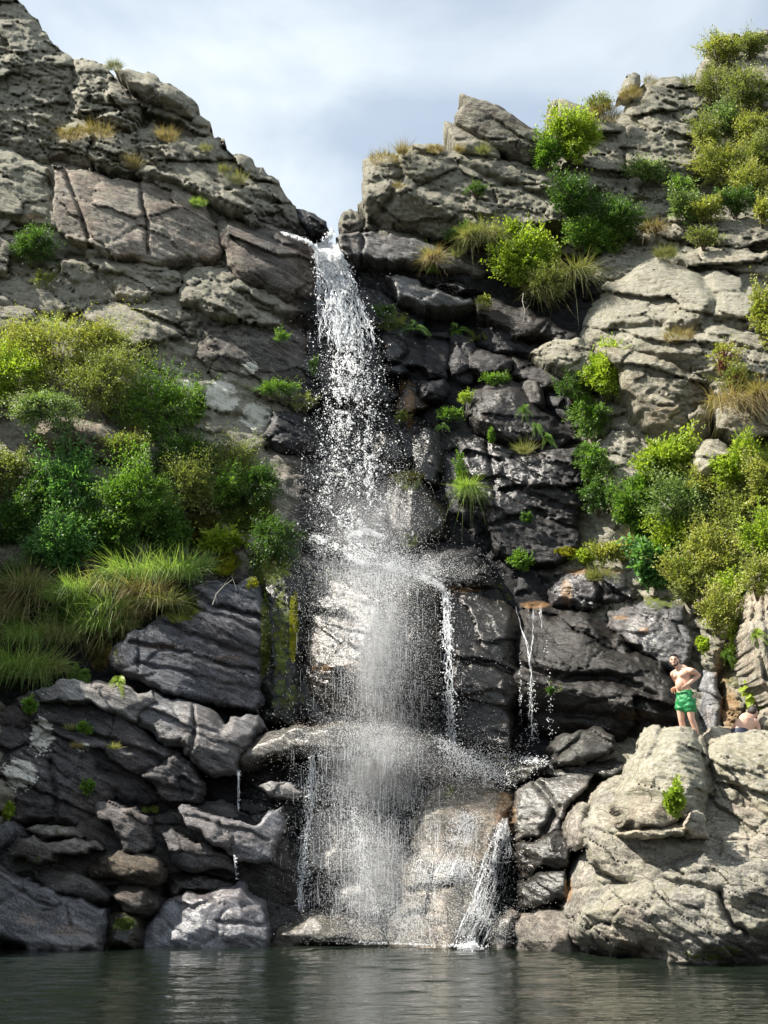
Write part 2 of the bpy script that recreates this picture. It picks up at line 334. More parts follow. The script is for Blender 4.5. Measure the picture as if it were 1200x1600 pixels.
# ------------------------------------------------------------------ stains and wetness with a shape of their own: (layer, x, y, rx, ry, strength)
PAINT = [
 ('pale', 345, 620, 45, 45, 1.0), ('pale', 400, 650, 40, 35, 1.0), ('pale', 290, 605, 22, 20, 1.0), ('pale', 390, 575, 25, 18, 0.9), ('pale', 250, 590, 30, 22, .5),
 ('pale', 65, 1150, 35, 60, .8), ('pale', 30, 1210, 50, 45, .85), ('pale', 130, 1168, 25, 12, .8), ('pale', 60, 1090, 30, 18, .5),
 ('pale', 100, 130, 70, 60, .35), ('pale', 50, 60, 70, 90, .35), ('pale', 620, 320, 60, 40, .35), ('pale', 700, 450, 60, 15, .6), ('pale', 960, 690, 40, 90, .45), ('pale', 1010, 300, 60, 60, .3),
 ('pale', 330, 470, 90, 80, .3), ('pale', 230, 500, 90, 60, .35), ('pale', 1060, 470, 120, 60, .35), ('pale', 1040, 1200, 60, 50, .4), ('pale', 1160, 1220, 60, 70, .4), ('pale', 1000, 1450, 120, 40, .3),
 ('pale', 745, 770, 12, 70, .55), ('pale', 800, 740, 10, 50, .4),
 ('moss', 385, 800, 60, 60, 1.0), ('moss', 320, 830, 50, 60, .8), ('moss', 350, 880, 40, 30, 1.0), ('moss', 440, 990, 26, 140, .62), ('moss', 420, 880, 60, 60, .7), ('moss', 500, 900, 60, 40, .4),
 ('moss', 640, 750, 40, 30, .6), ('moss', 170, 1020, 50, 60, .4), ('moss', 280, 950, 60, 40, .7), ('moss', 620, 500, 40, 25, .6), ('moss', 740, 525, 40, 20, .5), ('moss', 640, 845, 30, 20, .6),
 ('moss', 235, 1265, 30, 12, .7), ('moss', 195, 1445, 30, 20, .7), ('moss', 40, 1345, 40, 20, .5), ('moss', 100, 1300, 30, 25, .4), ('moss', 855, 1075, 50, 25, .45), ('moss', 700, 1240, 20, 30, .5),
 ('moss', 920, 870, 60, 30, .6), ('moss', 1030, 940, 50, 20, .6), ('moss', 960, 905, 30, 15, .5), ('moss', 1140, 1060, 30, 70, .45), ('moss', 790, 925, 30, 40, .4), ('moss', 1000, 250, 60, 40, .2),
 ('moss', 250, 620, 120, 60, .5), ('moss', 120, 420, 80, 20, .45), ('moss', 60, 300, 60, 60, .35), ('moss', 150, 240, 80, 30, .3), ('moss', 930, 330, 70, 70, .4), ('moss', 430, 1190, 50, 20, .4),
 ('moss', 450, 1090, 60, 40, .5), ('moss', 790, 1190, 30, 14, .5), ('moss', 600, 340, 30, 20, .2), ('moss', 830, 1360, 40, 30, .2), ('moss', 1120, 1490, 120, 22, .5), ('moss', 950, 1490, 80, 16, .4),
 ('rust', 250, 1010, 80, 12, 0.48), ('rust', 355, 1030, 60, 12, 0.48), ('rust', 50, 1435, 70, 30, 0.48), ('rust', 110, 1455, 70, 18, 0.48), ('rust', 790, 1275, 25, 60, 1.0), ('rust', 835, 945, 35, 9, 1.0),
 ('rust', 885, 925, 14, 30, 1.0), ('rust', 905, 893, 40, 9, .8), ('rust', 1140, 1110, 25, 45, 1.0), ('rust', 1130, 1040, 30, 60, .7), ('rust', 990, 1118, 60, 14, 0.48), ('rust', 600, 1110, 30, 25, .8),
 ('rust', 550, 1040, 30, 16, .7), ('rust', 505, 1045, 30, 12, .7), ('rust', 1040, 650, 60, 40, 0.48), ('rust', 888, 1390, 10, 30, 1.0), ('rust', 895, 1340, 8, 15, .8), ('rust', 640, 640, 14, 60, .7), ('rust', 620, 600, 30, 30, .4),
 ('rust', 55, 340, 50, 14, .6), ('rust', 270, 320, 90, 50, .35), ('rust', 190, 470, 90, 40, .2), ('rust', 730, 1130, 80, 60, .25), ('rust', 700, 1400, 60, 80, .3), ('rust', 480, 1130, 60, 10, .5),
 ('rust', 155, 1020, 26, 45, .9), ('rust', 720, 920, 50, 8, .9), ('rust', 1005, 985, 14, 8, .9), ('rust', 970, 965, 20, 6, .9), ('rust', 960, 892, 30, 6, .9),
 ('wet', 560, 620, 160, 330, .9), ('wet', 580, 1000, 210, 260, 1.0), ('wet', 600, 1330, 220, 190, .9), ('wet', 790, 720, 150, 200, .75), ('wet', 900, 1060, 170, 130, .55), ('wet', 330, 1420, 100, 60, .8),
 ('wet', 440, 1290, 80, 100, .8), ('wet', 700, 400, 140, 40, .6), ('wet', 860, 1300, 60, 180, .9), ('wet', 1010, 985, 60, 50, .85), ('wet', 900, 925, 60, 40, .7), ('wet', 440, 380, 70, 80, .5), ('wet', 360, 1170, 70, 50, .7),
 ('wet', 1100, 1480, 400, 22, .9), ('wet', 100, 1470, 400, 18, .9), ('wet', 680, 460, 80, 30, .6), ('wet', 430, 1000, 60, 150, .8), ('wet', 1120, 1090, 30, 60, .4),
]
STYLE = {  # tone, wet, lichen, facet amplitude
 'dry':   ((0.135, 0.124, 0.108), 0.0, 0.85, 1.0),
 'plain': ((0.205, 0.165, 0.135), 0.0, 0.35, 0.8),
 'slate': ((0.022, 0.022, 0.026), 0.5, 0.0, 1.0),
 'grey':  ((0.085, 0.085, 0.092), 0.25, 0.05, 0.8),
 'wet':   ((0.030, 0.028, 0.026), 0.9, 0.0, 0.6),
 'tan':   ((0.19, 0.175, 0.15), 0.85, 0.0, 0.45),
 'pale':  ((0.285, 0.265, 0.225), 0.0, 0.45, 0.8),
 'buff':  ((0.195, 0.182, 0.155), 0.0, 0.6, 1.0),
}
def fractal_poly(pts, rough, rng, seg=9):
    P = [np.array(p, float) for p in pts]
    while True:
        Q = []; again = False; n = len(P)
        for i in range(n):
            a, b = P[i], P[(i+1) % n]; Q.append(a); l = np.linalg.norm(b-a)
            if l > seg:
                d = (b-a)/l; m = (a+b)/2+np.array([-d[1], d[0]])*rng.normal()*rough*l+d*rng.normal()*0.06*l
                Q.append(m); again = again or l > 2*seg
        P = Q
        if not again: return np.array(P)
def poly_sdf(poly, X, Y):
    """signed distance (inside > 0) and nearest boundary point"""
    n = len(X); best = np.full(n, 1e18); bx = np.zeros(n); by = np.zeros(n); ins = np.zeros(n, bool)
    for i in range(len(poly)):
        ax, ay = poly[i]; cx, cy = poly[(i+1) % len(poly)]; dx, dy = cx-ax, cy-ay; q = dx*dx+dy*dy+1e-12
        t = np.clip(((X-ax)*dx+(Y-ay)*dy)/q, 0, 1); qx = ax+t*dx; qy = ay+t*dy; d = (X-qx)**2+(Y-qy)**2
        m = d < best; best[m] = d[m]; bx[m] = qx[m]; by[m] = qy[m]
        if ay != cy:
            k = ((ay > Y) != (cy > Y)) & (X < (cx-ax)*(Y-ay)/(cy-ay)+ax); ins ^= k
    d = np.sqrt(best); return np.where(ins, d, -d), bx, by
def line_dist(pl, X, Y):
    r = np.full(len(X), 1e9)
    for (ax, ay), (cx, cy) in zip(pl[:-1], pl[1:]):
        dx, dy = cx-ax, cy-ay; t = np.clip(((X-ax)*dx+(Y-ay)*dy)/(dx*dx+dy*dy), 0, 1)
        r = np.minimum(r, np.hypot(X-ax-t*dx, Y-ay-t*dy))
    return r
SEED = [100]
def rock(name, outline, style='dry', pop=0.3, bulge=0.35, w=26, tx=0., ty=0., amp=1.0, cracks=(), label=None, cat='rock', parent=None, step=2.4,
         rough=0.10, back=0.9, dip=23, base=False, tone=None, ridge=(), group=None, kind=None, lich=None, wet=None):
    SEED[0] += 1; sd_ = SEED[0]; rng = np.random.default_rng(sd_)
    poly = fractal_poly(outline, rough, rng, 22 if base else 9)
    x0, y0 = poly.min(0)-step; x1, y1 = poly.max(0)+step
    gx = np.arange(x0, x1+step, step); gy = np.arange(y0, y1+step, step)
    X, Y = np.meshgrid(gx, gy); sh = X.shape; X = X.ravel(); Y = Y.ravel()
    # jitter so the grid never shows
    s, bx, by = poly_sdf(poly, X, Y)
    ins = (s > 0).reshape(sh)
    cell = ins[:-1, :-1] | ins[1:, :-1] | ins[:-1, 1:] | ins[1:, 1:]
    idx = np.arange(X.size).reshape(sh)
    quads = np.stack([idx[:-1, :-1][cell], idx[1:, :-1][cell], idx[1:, 1:][cell], idx[:-1, 1:][cell]], -1)
    out = s <= 0
    X = np.where(out, bx, X); Y = np.where(out, by, Y); s = np.maximum(s, 0)
    used = np.unique(quads); remap = -np.ones(X.size, int); remap[used] = np.arange(len(used))
    quads = remap[quads]; X, Y, s, out = X[used], Y[used], s[used], out[used]
    Yf = field(X, Y); cx, cy = poly.mean(0); Yc = float(field(cx, cy)); mpp = 1/ppm(cx, cy, Yc)
    P = W3(X, Y, Yf); a = math.radians(dip)
    U = P[:, 0]*math.cos(a)-P[:, 2]*math.sin(a); V = P[:, 0]*math.sin(a)+P[:, 2]*math.cos(a)
    wl = w*(0.20+0.34*np.clip(1+1.3*vnoise(X/38, Y/38, X*0+sd_, 77), 0.1, 2))
    t = np.clip(s/wl, 0, 1); prof = 1-(1-t)**1.7
    hx, hy = (x1-x0)/2, (y1-y0)/2; pl_ = np.zeros(len(X))
    if not base:
        n_ = rng.integers(4, 7); a0 = rng.uniform(0, 6.28)
        for k_ in range(n_):
            an = a0+6.283*k_/n_+rng.normal()*0.3; c_ = rng.uniform(0.05, 0.6); g_ = rng.uniform(0.6, 1.9)
            pl_ = np.minimum(pl_, g_*(c_-((X-cx)/hx*math.cos(an)+(Y-cy)/hy*math.sin(an))))
    off = pop - 0.6*bulge + 0.6*bulge*prof + 0.95*bulge*np.maximum(pl_, -1.5) + tx*(X-cx)*mpp + ty*(Y-cy)*mpp
    sty, wet0, lich0, famp = STYLE[style]; A = amp*famp
    # a few broad planes, then fractured blocks, then strata and grain
    wu = fbm(U*0.9, V*0.9, U*0, sd_, 4)*0.13; wv = fbm(U*0.9+40, V*0.9, U*0, sd_+1, 4)*0.13
    k = 0 if base else sd_*7.3
    f1, e1 = facets(U/2.6+wu+k, V/1.15+wv, sd_ if not base else 3); f2, e2 = facets(U/1.05+wu*1.6, V/0.42+wv*1.6, 11); f3, e3 = facets(U/0.42+wu*3, V/0.15+wv*3, 17)
    rk = np.clip(fbm(U*0.35, V*0.6, U*0+3, 55, 2)+0.55, 0.1, 1.3)
    off += A*(0.50*f1+0.24*f2*rk+(0.092 if wet0 < .2 else .07)*f3*rk)
    off -= A*(0.16*np.exp(-e1/0.018)+0.08*rk*np.exp(-e2/0.03)+0.022*np.exp(-e3/0.08))
    f4, e4 = facets(U/0.2+wu*5, V/0.085+wv*5, 23)
    off += A*((0.034 if wet0 < .2 else .024)*f4*(rk+0.4)+0.06*fbm(U*0.4, V*0.8, U*0, 21, 2)+0.022*fbm(U*2.2, V*6.5, U*0, 31, 4, .6)+0.026*fbm(U*7, V*9, U*0, 41, 3, .6))
    ly_ = V/0.33+0.5*fbm(U*0.35, V*0.4, U*0, 61, 3); li = np.floor(ly_).astype(np.int64); lf = ly_-li; hh = _h(li, li*0, li*0, 71); hb = _h(li, np.floor(U/2.2+hh*5).astype(np.int64), li*0, 73)
    off += A*0.13*np.clip(hh-0.25, 0, 1)*hb*(0.35+0.65*lf)*np.clip(1.1+1.6*vnoise(U*0.3, V*0.3, U*0, 75), 0, 1.6)
    for c in cracks:
        pl, dep, cw = c if isinstance(c[1], (int, float)) else (c, 0.14, 3.0)
        off -= dep*np.exp(-(line_dist(pl, X+2.5*fbm(X/14, Y/14, X*0, 5, 2), Y+2.5*fbm(X/14, Y/14, X*0+9, 6, 2))/cw)**2)
    for (pl, h, rw) in ridge:
        off += h*np.exp(-(line_dist(pl, X, Y)/rw)**2)
    edge = out
    Yd = Yf-off
    P = W3(X, Y, Yd)
    db_put(X, Y, Yd)
    # skirt: open border edges pushed back into the mass
    E = np.concatenate([quads[:, [0, 1]], quads[:, [1, 2]], quads[:, [2, 3]], quads[:, [3, 0]]])
    key = np.sort(E, 1); kk = key[:, 0].astype(np.int64)*len(P)+key[:, 1]
    _, inv, cnt = np.unique(kk, return_inverse=True, return_counts=True); B = E[cnt[inv] == 1]
    bv = np.unique(B); bm = -np.ones(len(P), int); bm[bv] = np.arange(len(bv))
    cen = P.mean(0)
    rings = []
    for q, (dy, sh_) in enumerate([(0.35, 0.0), (1.0, 0.10)]):
        R = P[bv].copy(); R[:, 1] += dy*back*(6 if base else 1); R[:, 0] += (cen[0]-R[:, 0])*sh_*(0 if base else 1); R[:, 2] += (cen[2]-R[:, 2])*sh_*(0 if base else 1)
        if not base: R += rng.normal(size=R.shape)*0.015
        rings.append(R)
    nP, nb = len(P), len(bv)
    q1 = np.stack([B[:, 1], B[:, 0], nP+bm[B[:, 0]], nP+bm[B[:, 1]]], -1)
    q2 = np.stack([nP+bm[B[:, 1]], nP+bm[B[:, 0]], nP+nb+bm[B[:, 0]], nP+nb+bm[B[:, 1]]], -1)
    allP = np.concatenate([P]+rings); XX = np.concatenate([X, X[bv], X[bv]]); YY = np.concatenate([Y, Y[bv], Y[bv]])
    shade_ = 0.84 if style == 'pale' else 0.62 if (style == 'dry' and cx > 560 and cy < 480) else 0.86 if style == 'buff' else 1.35 if (style in ('dry', 'plain') and cx < 500) else 1.0  # dry tone carries light: left cliff lifted as sunlit, upper right crags darkened as shaded
    tn = shade_*np.array(tone or sty)*(1.1 if (tone and style == 'grey') else 0.36 if (tone and style in ('slate', 'wet')) else 0.8 if (tone and style in ('dry', 'plain')) else 1)*(1+0.12*rng.normal()); tn = np.tile(tn, (len(XX), 1))  # grey slabs lightened in place of fill light
    lay = {'wet': np.full(len(XX), float(wet0 if wet is None else wet)), 'lich': np.full(len(XX), float(lich0 if lich is None else lich)), 'moss': np.zeros(len(XX)), 'rust': np.zeros(len(XX)), 'pale': np.zeros(len(XX))}
    if base:
        tn, lay['wet'], lay['lich'] = base_tone(XX, YY)
    for (ly, bx_, by_, rx, ry, st) in PAINT:
        if ly == 'pale' and style in ('wet', 'tan'): continue
        d = np.hypot((XX-bx_)/rx, (YY-by_)/ry); v = st*np.clip(1.6*(1-d), 0, 1)
        lay[ly] = np.maximum(lay[ly], v)
    lay['lich'] = lay['lich']*1.0; lay['lich'] *= 1-0.9*np.clip(lay['wet']*1.6, 0, 1)
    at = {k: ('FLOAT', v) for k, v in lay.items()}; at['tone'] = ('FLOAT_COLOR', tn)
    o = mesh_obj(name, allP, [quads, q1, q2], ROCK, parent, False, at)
    if label: tag(o, label, cat, group)
    if kind: o['kind'] = kind
    return o
def base_tone(X, Y):
    """mottled dry rock high up and at the sides, dark slate in the gorge and lower left"""
    dry = np.array(STYLE['dry'][0]); sl = np.array(STYLE['slate'][0]); gr = np.array(STYLE['grey'][0]); bf = np.array(STYLE['buff'][0])
    def sm(v, a, b): t = np.clip((v-a)/(b-a), 0, 1); return t*t*(3-2*t)
    gorge = sm(X, 430, 500)*(1-sm(X+0.25*(Y-600), 880, 960))*sm(Y, 380, 440)
    low = sm(Y, 850, 930)*(1-sm(X, 860, 900))
    right = sm(X, 900, 960)*sm(Y, 330, 420)
    d = np.clip(np.maximum(gorge, low), 0, 1)[:, None]
    dry = dry[None]*np.where(X < 470, 1.4, 0.8)[:, None]  # sunlit left lifted, shaded right lowered in the dry base colour
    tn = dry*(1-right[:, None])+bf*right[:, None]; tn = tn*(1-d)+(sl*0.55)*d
    return tn, d[:, 0]*0.4, 0.8*(1-d[:, 0])
# ================================================================== the setting
wx = np.concatenate([[-120, -60, -25], np.arange(-14, 14.01, 0.08), [25, 60, 120]]); wy = np.concatenate([[-160, -60, -10, 4, 8], np.arange(10, 24, 0.045), [30, 60]])
WX, WY = np.meshgrid(wx, wy); fade = np.clip((14-np.abs(WX))/1.5, 0, 1)*np.clip((WY-10)/1.5, 0, 1)*np.clip((24-WY)/1.0, 0, 1)
WZ = fade*(0.017*vnoise(WX*1.1+0.3*WY, WY*2.6, WX*0, 201)+0.012*vnoise(WX*2.3-0.4*WY, WY*5.5, WX*0, 202)+0.005*vnoise(WX*4.5, WY*10, WX*0, 203))*(0.75+0.5*vnoise(WX*0.25, WY*0.3, WX*0, 204))
ii = np.arange(WX.size).reshape(WX.shape)
water = mesh_obj('pool_water', np.stack([WX.ravel(), WY.ravel(), WZ.ravel()], -1), np.stack([ii[:-1, :-1].ravel(), ii[:-1, 1:].ravel(), ii[1:, 1:].ravel(), ii[1:, :-1].ravel()], -1), POOL, origin=(0, 0, 0)); water['kind'] = 'structure'
gn = 60; gx = np.linspace(-600, 600, gn); GX, GY = np.meshgrid(gx, gx); GZ = -2.0+0.5*fbm(GX/30, GY/30, GX*0, 9, 3)
gi = np.arange(gn*gn).reshape(gn, gn)
ground = mesh_obj('ground', np.stack([GX.ravel(), GY.ravel(), GZ.ravel()], -1), np.stack([gi[:-1, :-1].ravel(), gi[:-1, 1:].ravel(), gi[1:, 1:].ravel(), gi[1:, :-1].ravel()], -1),
                  simple_mat('gravelly_ground', (0.12, 0.11, 0.08), 0.95, 0.6, 2), origin=(0, 0, 0)); ground['kind'] = 'structure'
SKY = [(-260, -190), (-60, -110), (-5, -50), (28, 10), (60, 58), (95, 98), (150, 118), (228, 135), (288, 162), (326, 208), (350, 232), (398, 272), (440, 318), (470, 352), (492, 382), (530, 384), (556, 372),
       (574, 305), (598, 262), (680, 246), (740, 250), (800, 262), (845, 262), (872, 200), (935, 190), (975, 175), (1010, 140), (1060, 136), (1085, 124), (1096, 96), (1130, 76), (1165, 64), (1200, 50), (1280, 30), (1460, -40), (1460, 1545), (-260, 1545)]
cliff = rock('cliff', SKY, base=True, pop=0.0, bulge=0.7, w=40, step=3.8, rough=0.07, amp=1.0, back=2.2, kind='structure',
             cracks=[([(75, 248), (130, 262), (190, 278), (240, 280)], 0.3, 5), ([(0, 420), (120, 400), (250, 410), (350, 440), (480, 520)], 0.3, 7), ([(120, 560), (250, 560), (330, 590), (480, 640)], 0.12, 4),
                     ([(0, 480), (100, 500), (200, 470), (300, 520)], 0.2, 6), ([(420, 700), (500, 720)], 0.3, 6), ([(640, 480), (720, 500), (830, 530)], 0.35, 9)])
def R(outline, style, label=None, name='rock_block', cat='rock', **k):
    return rock(name if not label else k.pop('nm', 'boulder'), outline, style, label=label, cat=cat if label else None, parent=None if label else cliff, **k)
# ---- unseen gorge wall left of the frame, added to shade the lower left
R([(-75, 1510), (-75, 1300), (-72, 1000), (-72, 770), (-84, 700), (-92, 630), (-140, 560), (-300, 490), (-560, 400), (-600, 1510)], 'dry', pop=3.6, bulge=1.4, w=60, back=5, step=7)
# ---- upper left summit
R([(-90, -90), (-20, -60), (10, -20), (28, 0), (45, 20), (62, 45), (80, 64), (97, 80), (114, 92), (116, 130), (106, 165), (100, 192), (84, 212), (72, 232), (76, 256), (30, 238), (-90, 226)], 'dry',
  'tall dark lichen-speckled outcrop at the top left corner of the cliff', nm='outcrop', pop=0.9, bulge=0.5, w=40, tx=-0.1, tone=(0.115, 0.108, 0.09), amp=0.8, lich=1.0)
R([(-90, 226), (0, 229), (28, 240), (76, 262), (86, 300), (82, 350), (30, 345), (-90, 335)], 'dry', 'smooth greenish-grey block under the top left outcrop', nm='rock_block', pop=0.6, bulge=0.4, w=25, amp=0.6, tone=(0.15, 0.145, 0.11))
R([(-90, 335), (0, 338), (60, 350), (100, 362), (96, 392), (75, 425), (40, 445), (-90, 440)], 'dry', pop=0.25, bulge=0.3, tone=(0.14, 0.115, 0.095))
R([(112, 92), (130, 90), (150, 96), (165, 100), (178, 118), (205, 150), (222, 166), (218, 190), (196, 200), (214, 208), (216, 236), (214, 268), (240, 284), (190, 276), (150, 262), (76, 248), (72, 225), (95, 190), (108, 150), (114, 120)], 'dry',
  'rugged summit block with moss and dry grass, right of the top left outcrop', nm='rock_block', pop=0.75, bulge=0.5, w=26, amp=1.3, lich=1.0, tone=(0.19, 0.175, 0.14), cracks=[([(108, 190), (165, 190), (200, 205)], 0.35, 7), ([(160, 100), (165, 140), (150, 180)], 0.2, 5)])
R([(176, 108), (200, 107), (225, 115), (258, 130), (285, 143), (310, 165), (328, 190), (333, 210), (300, 207), (280, 190), (255, 168), (230, 160), (205, 138)], 'dry',
  'rounded hood of rock on the left skyline with a smooth shaded underside', nm='boulder', pop=1.25, bulge=0.9, w=34, ty=-0.55, amp=0.6)
R([(214, 198), (240, 186), (262, 198), (282, 216), (300, 216), (330, 212), (350, 216), (353, 232), (375, 240), (395, 255), (420, 275), (442, 297), (462, 322), (482, 360), (484, 372), (456, 362), (420, 352), (345, 322), (300, 300), (236, 282), (216, 268)], 'dry',
  'long sloping shoulder of rock running down from the left summit to the falls', nm='outcrop', pop=0.75, bulge=0.5, w=30, amp=1.1, cracks=[([(262, 198), (300, 250), (345, 290), (420, 340)], 0.22, 5), ([(330, 215), (345, 262), (400, 275)], 0.2, 5)])
R([(80, 257), (130, 266), (190, 280), (236, 284), (300, 300), (322, 322), (338, 350), (350, 390), (330, 408), (262, 410), (185, 406), (120, 378), (90, 362), (82, 320)], 'plain',
  'brownish square-faced block split by two vertical cracks, upper left', nm='rock_block', pop=0.65, bulge=0.3, w=10, amp=0.55, tx=-0.05, tone=(0.19, 0.168, 0.145), cracks=[([(219, 284), (222, 310), (228, 345), (230, 395)], 0.35, 3), ([(100, 268), (115, 300), (133, 355), (142, 382)], 0.25, 3)])
R([(306, 304), (345, 324), (420, 354), (484, 374), (497, 400), (502, 440), (497, 478), (440, 470), (400, 446), (355, 415), (352, 392), (340, 350), (324, 322)], 'plain',
  'large smooth brown slab beside the lip of the waterfall, left side', nm='rock_slab', pop=0.7, bulge=0.6, w=34, amp=0.5, tone=(0.12, 0.105, 0.095), cracks=[([(330, 330), (400, 365), (490, 400)], 0.15, 4)])
R([(150, 412), (250, 414), (284, 430), (270, 455), (250, 470), (180, 462), (170, 440)], 'buff', pop=0.35, bulge=0.3, w=14, amp=1.2)
R([(284, 430), (340, 420), (400, 450), (440, 478), (400, 500), (340, 490), (280, 470)], 'dry', pop=0.4, bulge=0.35, w=18, amp=1.1)
R([(170, 468), (230, 475), (300, 480), (330, 505), (300, 530), (240, 520), (190, 500)], 'dry', pop=0.35, bulge=0.3, w=16, amp=1.1)
R([(310, 500), (400, 505), (480, 530), (490, 600), (440, 620), (380, 590), (300, 560)], 'plain', pop=0.35, bulge=0.35, w=30, amp=0.7, tone=(0.11, 0.10, 0.095))
R([(-90, 470), (0, 478), (52, 484), (60, 505), (20, 520), (-90, 524)], 'buff', pop=0.35, bulge=0.25, w=12)
R([(425, 640), (470, 650), (492, 680), (490, 712), (440, 706), (410, 680)], 'slate', pop=0.35, bulge=0.3, w=20, amp=0.6)
R([(50, 640), (130, 655), (200, 690), (215, 715), (175, 728), (110, 700), (50, 690)], 'plain', 'smooth overhanging slab with pale bands under the sunlit left bush', nm='rock_slab', pop=0.95, bulge=0.6, w=26, ty=-0.3, amp=0.35, tone=(0.15, 0.13, 0.105))
R([(-60, 690), (10, 695), (40, 720), (90, 740), (85, 770), (40, 800), (-60, 800)], 'buff', pop=0.4, bulge=0.3, w=16)
# ---- crest
R([(462, 326), (480, 330), (496, 338), (510, 346), (514, 360), (502, 372), (484, 368), (470, 350)], 'slate', 'small wet stone at the left edge of the waterfall lip', nm='stone', pop=0.5, bulge=0.3, w=12, amp=0.5, step=1.8)
R([(529, 346), (536, 331), (548, 326), (560, 330), (566, 344), (567, 358), (556, 368), (534, 368)], 'dry', 'small rounded pitted boulder standing at the right of the waterfall lip', nm='boulder', pop=0.6, bulge=0.35, w=14, amp=0.3, step=1.5, tone=(0.12, 0.11, 0.10),
  cracks=[([(540, 341), (543, 340)], 0.22, 4), ([(553, 339), (556, 341)], 0.22, 4), ([(538, 352), (548, 356), (560, 351)], 0.16, 2.5)])
R([(558, 320), (568, 312), (580, 340), (582, 360), (566, 362)], 'dry', pop=0.4, bulge=0.2, w=8, amp=0.5, step=2)
R([(524, 372), (545, 365), (560, 362), (600, 368), (640, 373), (690, 391), (740, 410), (762, 424), (740, 434), (690, 422), (640, 411), (600, 406), (560, 402), (530, 396)], 'slate', 'long flat wet ledge stone under the right crest rock, beside the lip', nm='rock_slab', pop=0.95, bulge=0.3, w=10, amp=0.5, tone=(0.30, 0.29, 0.28), wet=0.5, cracks=[([(566, 362), (564, 402)], 0.3, 3)])
R([(602, 430), (640, 434), (682, 450), (736, 465), (742, 476), (704, 484), (660, 480), (622, 468)], 'slate', 'pale glossy wet ledge stone right of the upper fall', nm='rock_slab', pop=0.85, bulge=0.3, w=9, amp=0.35, tone=(0.42, 0.42, 0.42), wet=0.6, ty=-0.3)
R([(738, 458), (800, 478), (850, 495), (900, 520), (905, 540), (840, 528), (770, 502)], 'slate', pop=0.6, bulge=0.3, w=12, amp=0.6, tone=(0.09, 0.08, 0.07))
R([(640, 395), (700, 415), (760, 432), (800, 455), (740, 456), (690, 445), (650, 425)], 'slate', pop=0.3, bulge=0.25, w=10, amp=0.8)
# ---- upper right
R([(718, 146), (740, 152), (757, 156), (800, 178), (838, 202), (858, 216), (864, 232), (848, 252), (830, 262), (790, 242), (750, 216), (712, 192), (710, 180), (724, 164)], 'dry',
  'long pointed blade of dark rock jutting up-left against the sky', nm='rock_slab', pop=1.7, bulge=0.4, w=14, amp=0.3, tone=(0.12, 0.105, 0.09), rough=0.04, ty=-0.3, back=2.2, lich=0.5)
R([(694, 189), (720, 200), (760, 215), (783, 231), (782, 250), (752, 246), (716, 236), (706, 218)], 'dry', 'small pointed slab lying under the long rock blade on the skyline', nm='rock_slab', pop=1.5, bulge=0.3, w=12, amp=0.3, rough=0.04, ty=-0.2, back=1.8)
R([(566, 250), (582, 243), (620, 240), (625, 227), (652, 224), (682, 224), (722, 235), (782, 248), (832, 262), (882, 290), (905, 330), (895, 362), (820, 372), (720, 388), (680, 382), (640, 366), (600, 356), (576, 340), (566, 310)], 'dry',
  'massive undercut crag to the right of the waterfall lip, dry grass on its top', nm='outcrop', pop=1.25, bulge=0.8, w=34, amp=1.15, ty=-0.22, tone=(0.16, 0.145, 0.115), back=1.6, lich=1.0,
  cracks=[([(620, 245), (628, 275), (615, 300), (600, 330)], 0.3, 6), ([(628, 232), (700, 250), (800, 290), (890, 320)], 0.3, 6), ([(570, 290), (600, 278), (640, 280), (700, 300)], 0.22, 6)])
R([(856, 164), (865, 156), (880, 154), (922, 165), (942, 180), (972, 194), (976, 250), (962, 310), (905, 300), (870, 250), (860, 210)], 'dry', 'round-topped grey crag on the skyline behind the pointed blade', nm='outcrop', pop=0.7, bulge=0.6, w=26, amp=0.9, tone=(0.20, 0.185, 0.155), back=1.8, cracks=[([(870, 160), (864, 200), (872, 240)], 0.3, 5)])
R([(968, 198), (978, 162), (1000, 136), (1030, 122), (1050, 119), (1075, 130), (1100, 150), (1112, 190), (1104, 255), (1082, 300), (1045, 335), (978, 312), (972, 250)], 'dry',
  'broad dark crag with a flat cracked face, highest on the right skyline', nm='outcrop', pop=0.8, bulge=0.5, w=26, amp=1.1, tone=(0.15, 0.14, 0.115), back=1.8, cracks=[([(974, 180), (972, 250), (975, 300)], 0.3, 5), ([(980, 190), (1040, 215), (1100, 215)], 0.2, 5), ([(1000, 140), (1060, 170), (1105, 180)], 0.2, 5)])
R([(964, 154), (972, 136), (980, 116), (990, 112), (1000, 117), (1001, 130), (990, 144), (986, 158)], 'dry', 'small upright knob of rock on the right skyline', nm='stone', pop=0.6, bulge=0.3, w=12, amp=0.4, step=1.8, back=0.5)
R([(870, 300), (930, 300), (975, 312), (1000, 350), (1010, 420), (960, 440), (900, 420), (860, 370)], 'dry', pop=0.2, bulge=0.3, tone=(0.08, 0.075, 0.06))
R([(1040, 330), (1100, 300), (1160, 320), (1280, 330), (1280, 400), (1180, 395), (1100, 390), (1050, 380)], 'buff', pop=0.3, bulge=0.3, amp=1.3)
R([(1110, 60), (1150, 52), (1200, 46), (1290, 30), (1290, 220), (1180, 200), (1120, 150)], 'buff', pop=0.3, bulge=0.4, amp=1.3, back=1.8)
R([(1050, 390), (1120, 385), (1200, 392), (1290, 400), (1290, 450), (1200, 445), (1120, 425)], 'buff', 'sunlit knobbly rock band above the big right-hand boulder', nm='rock_slab', pop=0.7, bulge=0.35, w=14, amp=1.3, tone=(0.28, 0.265, 0.21))
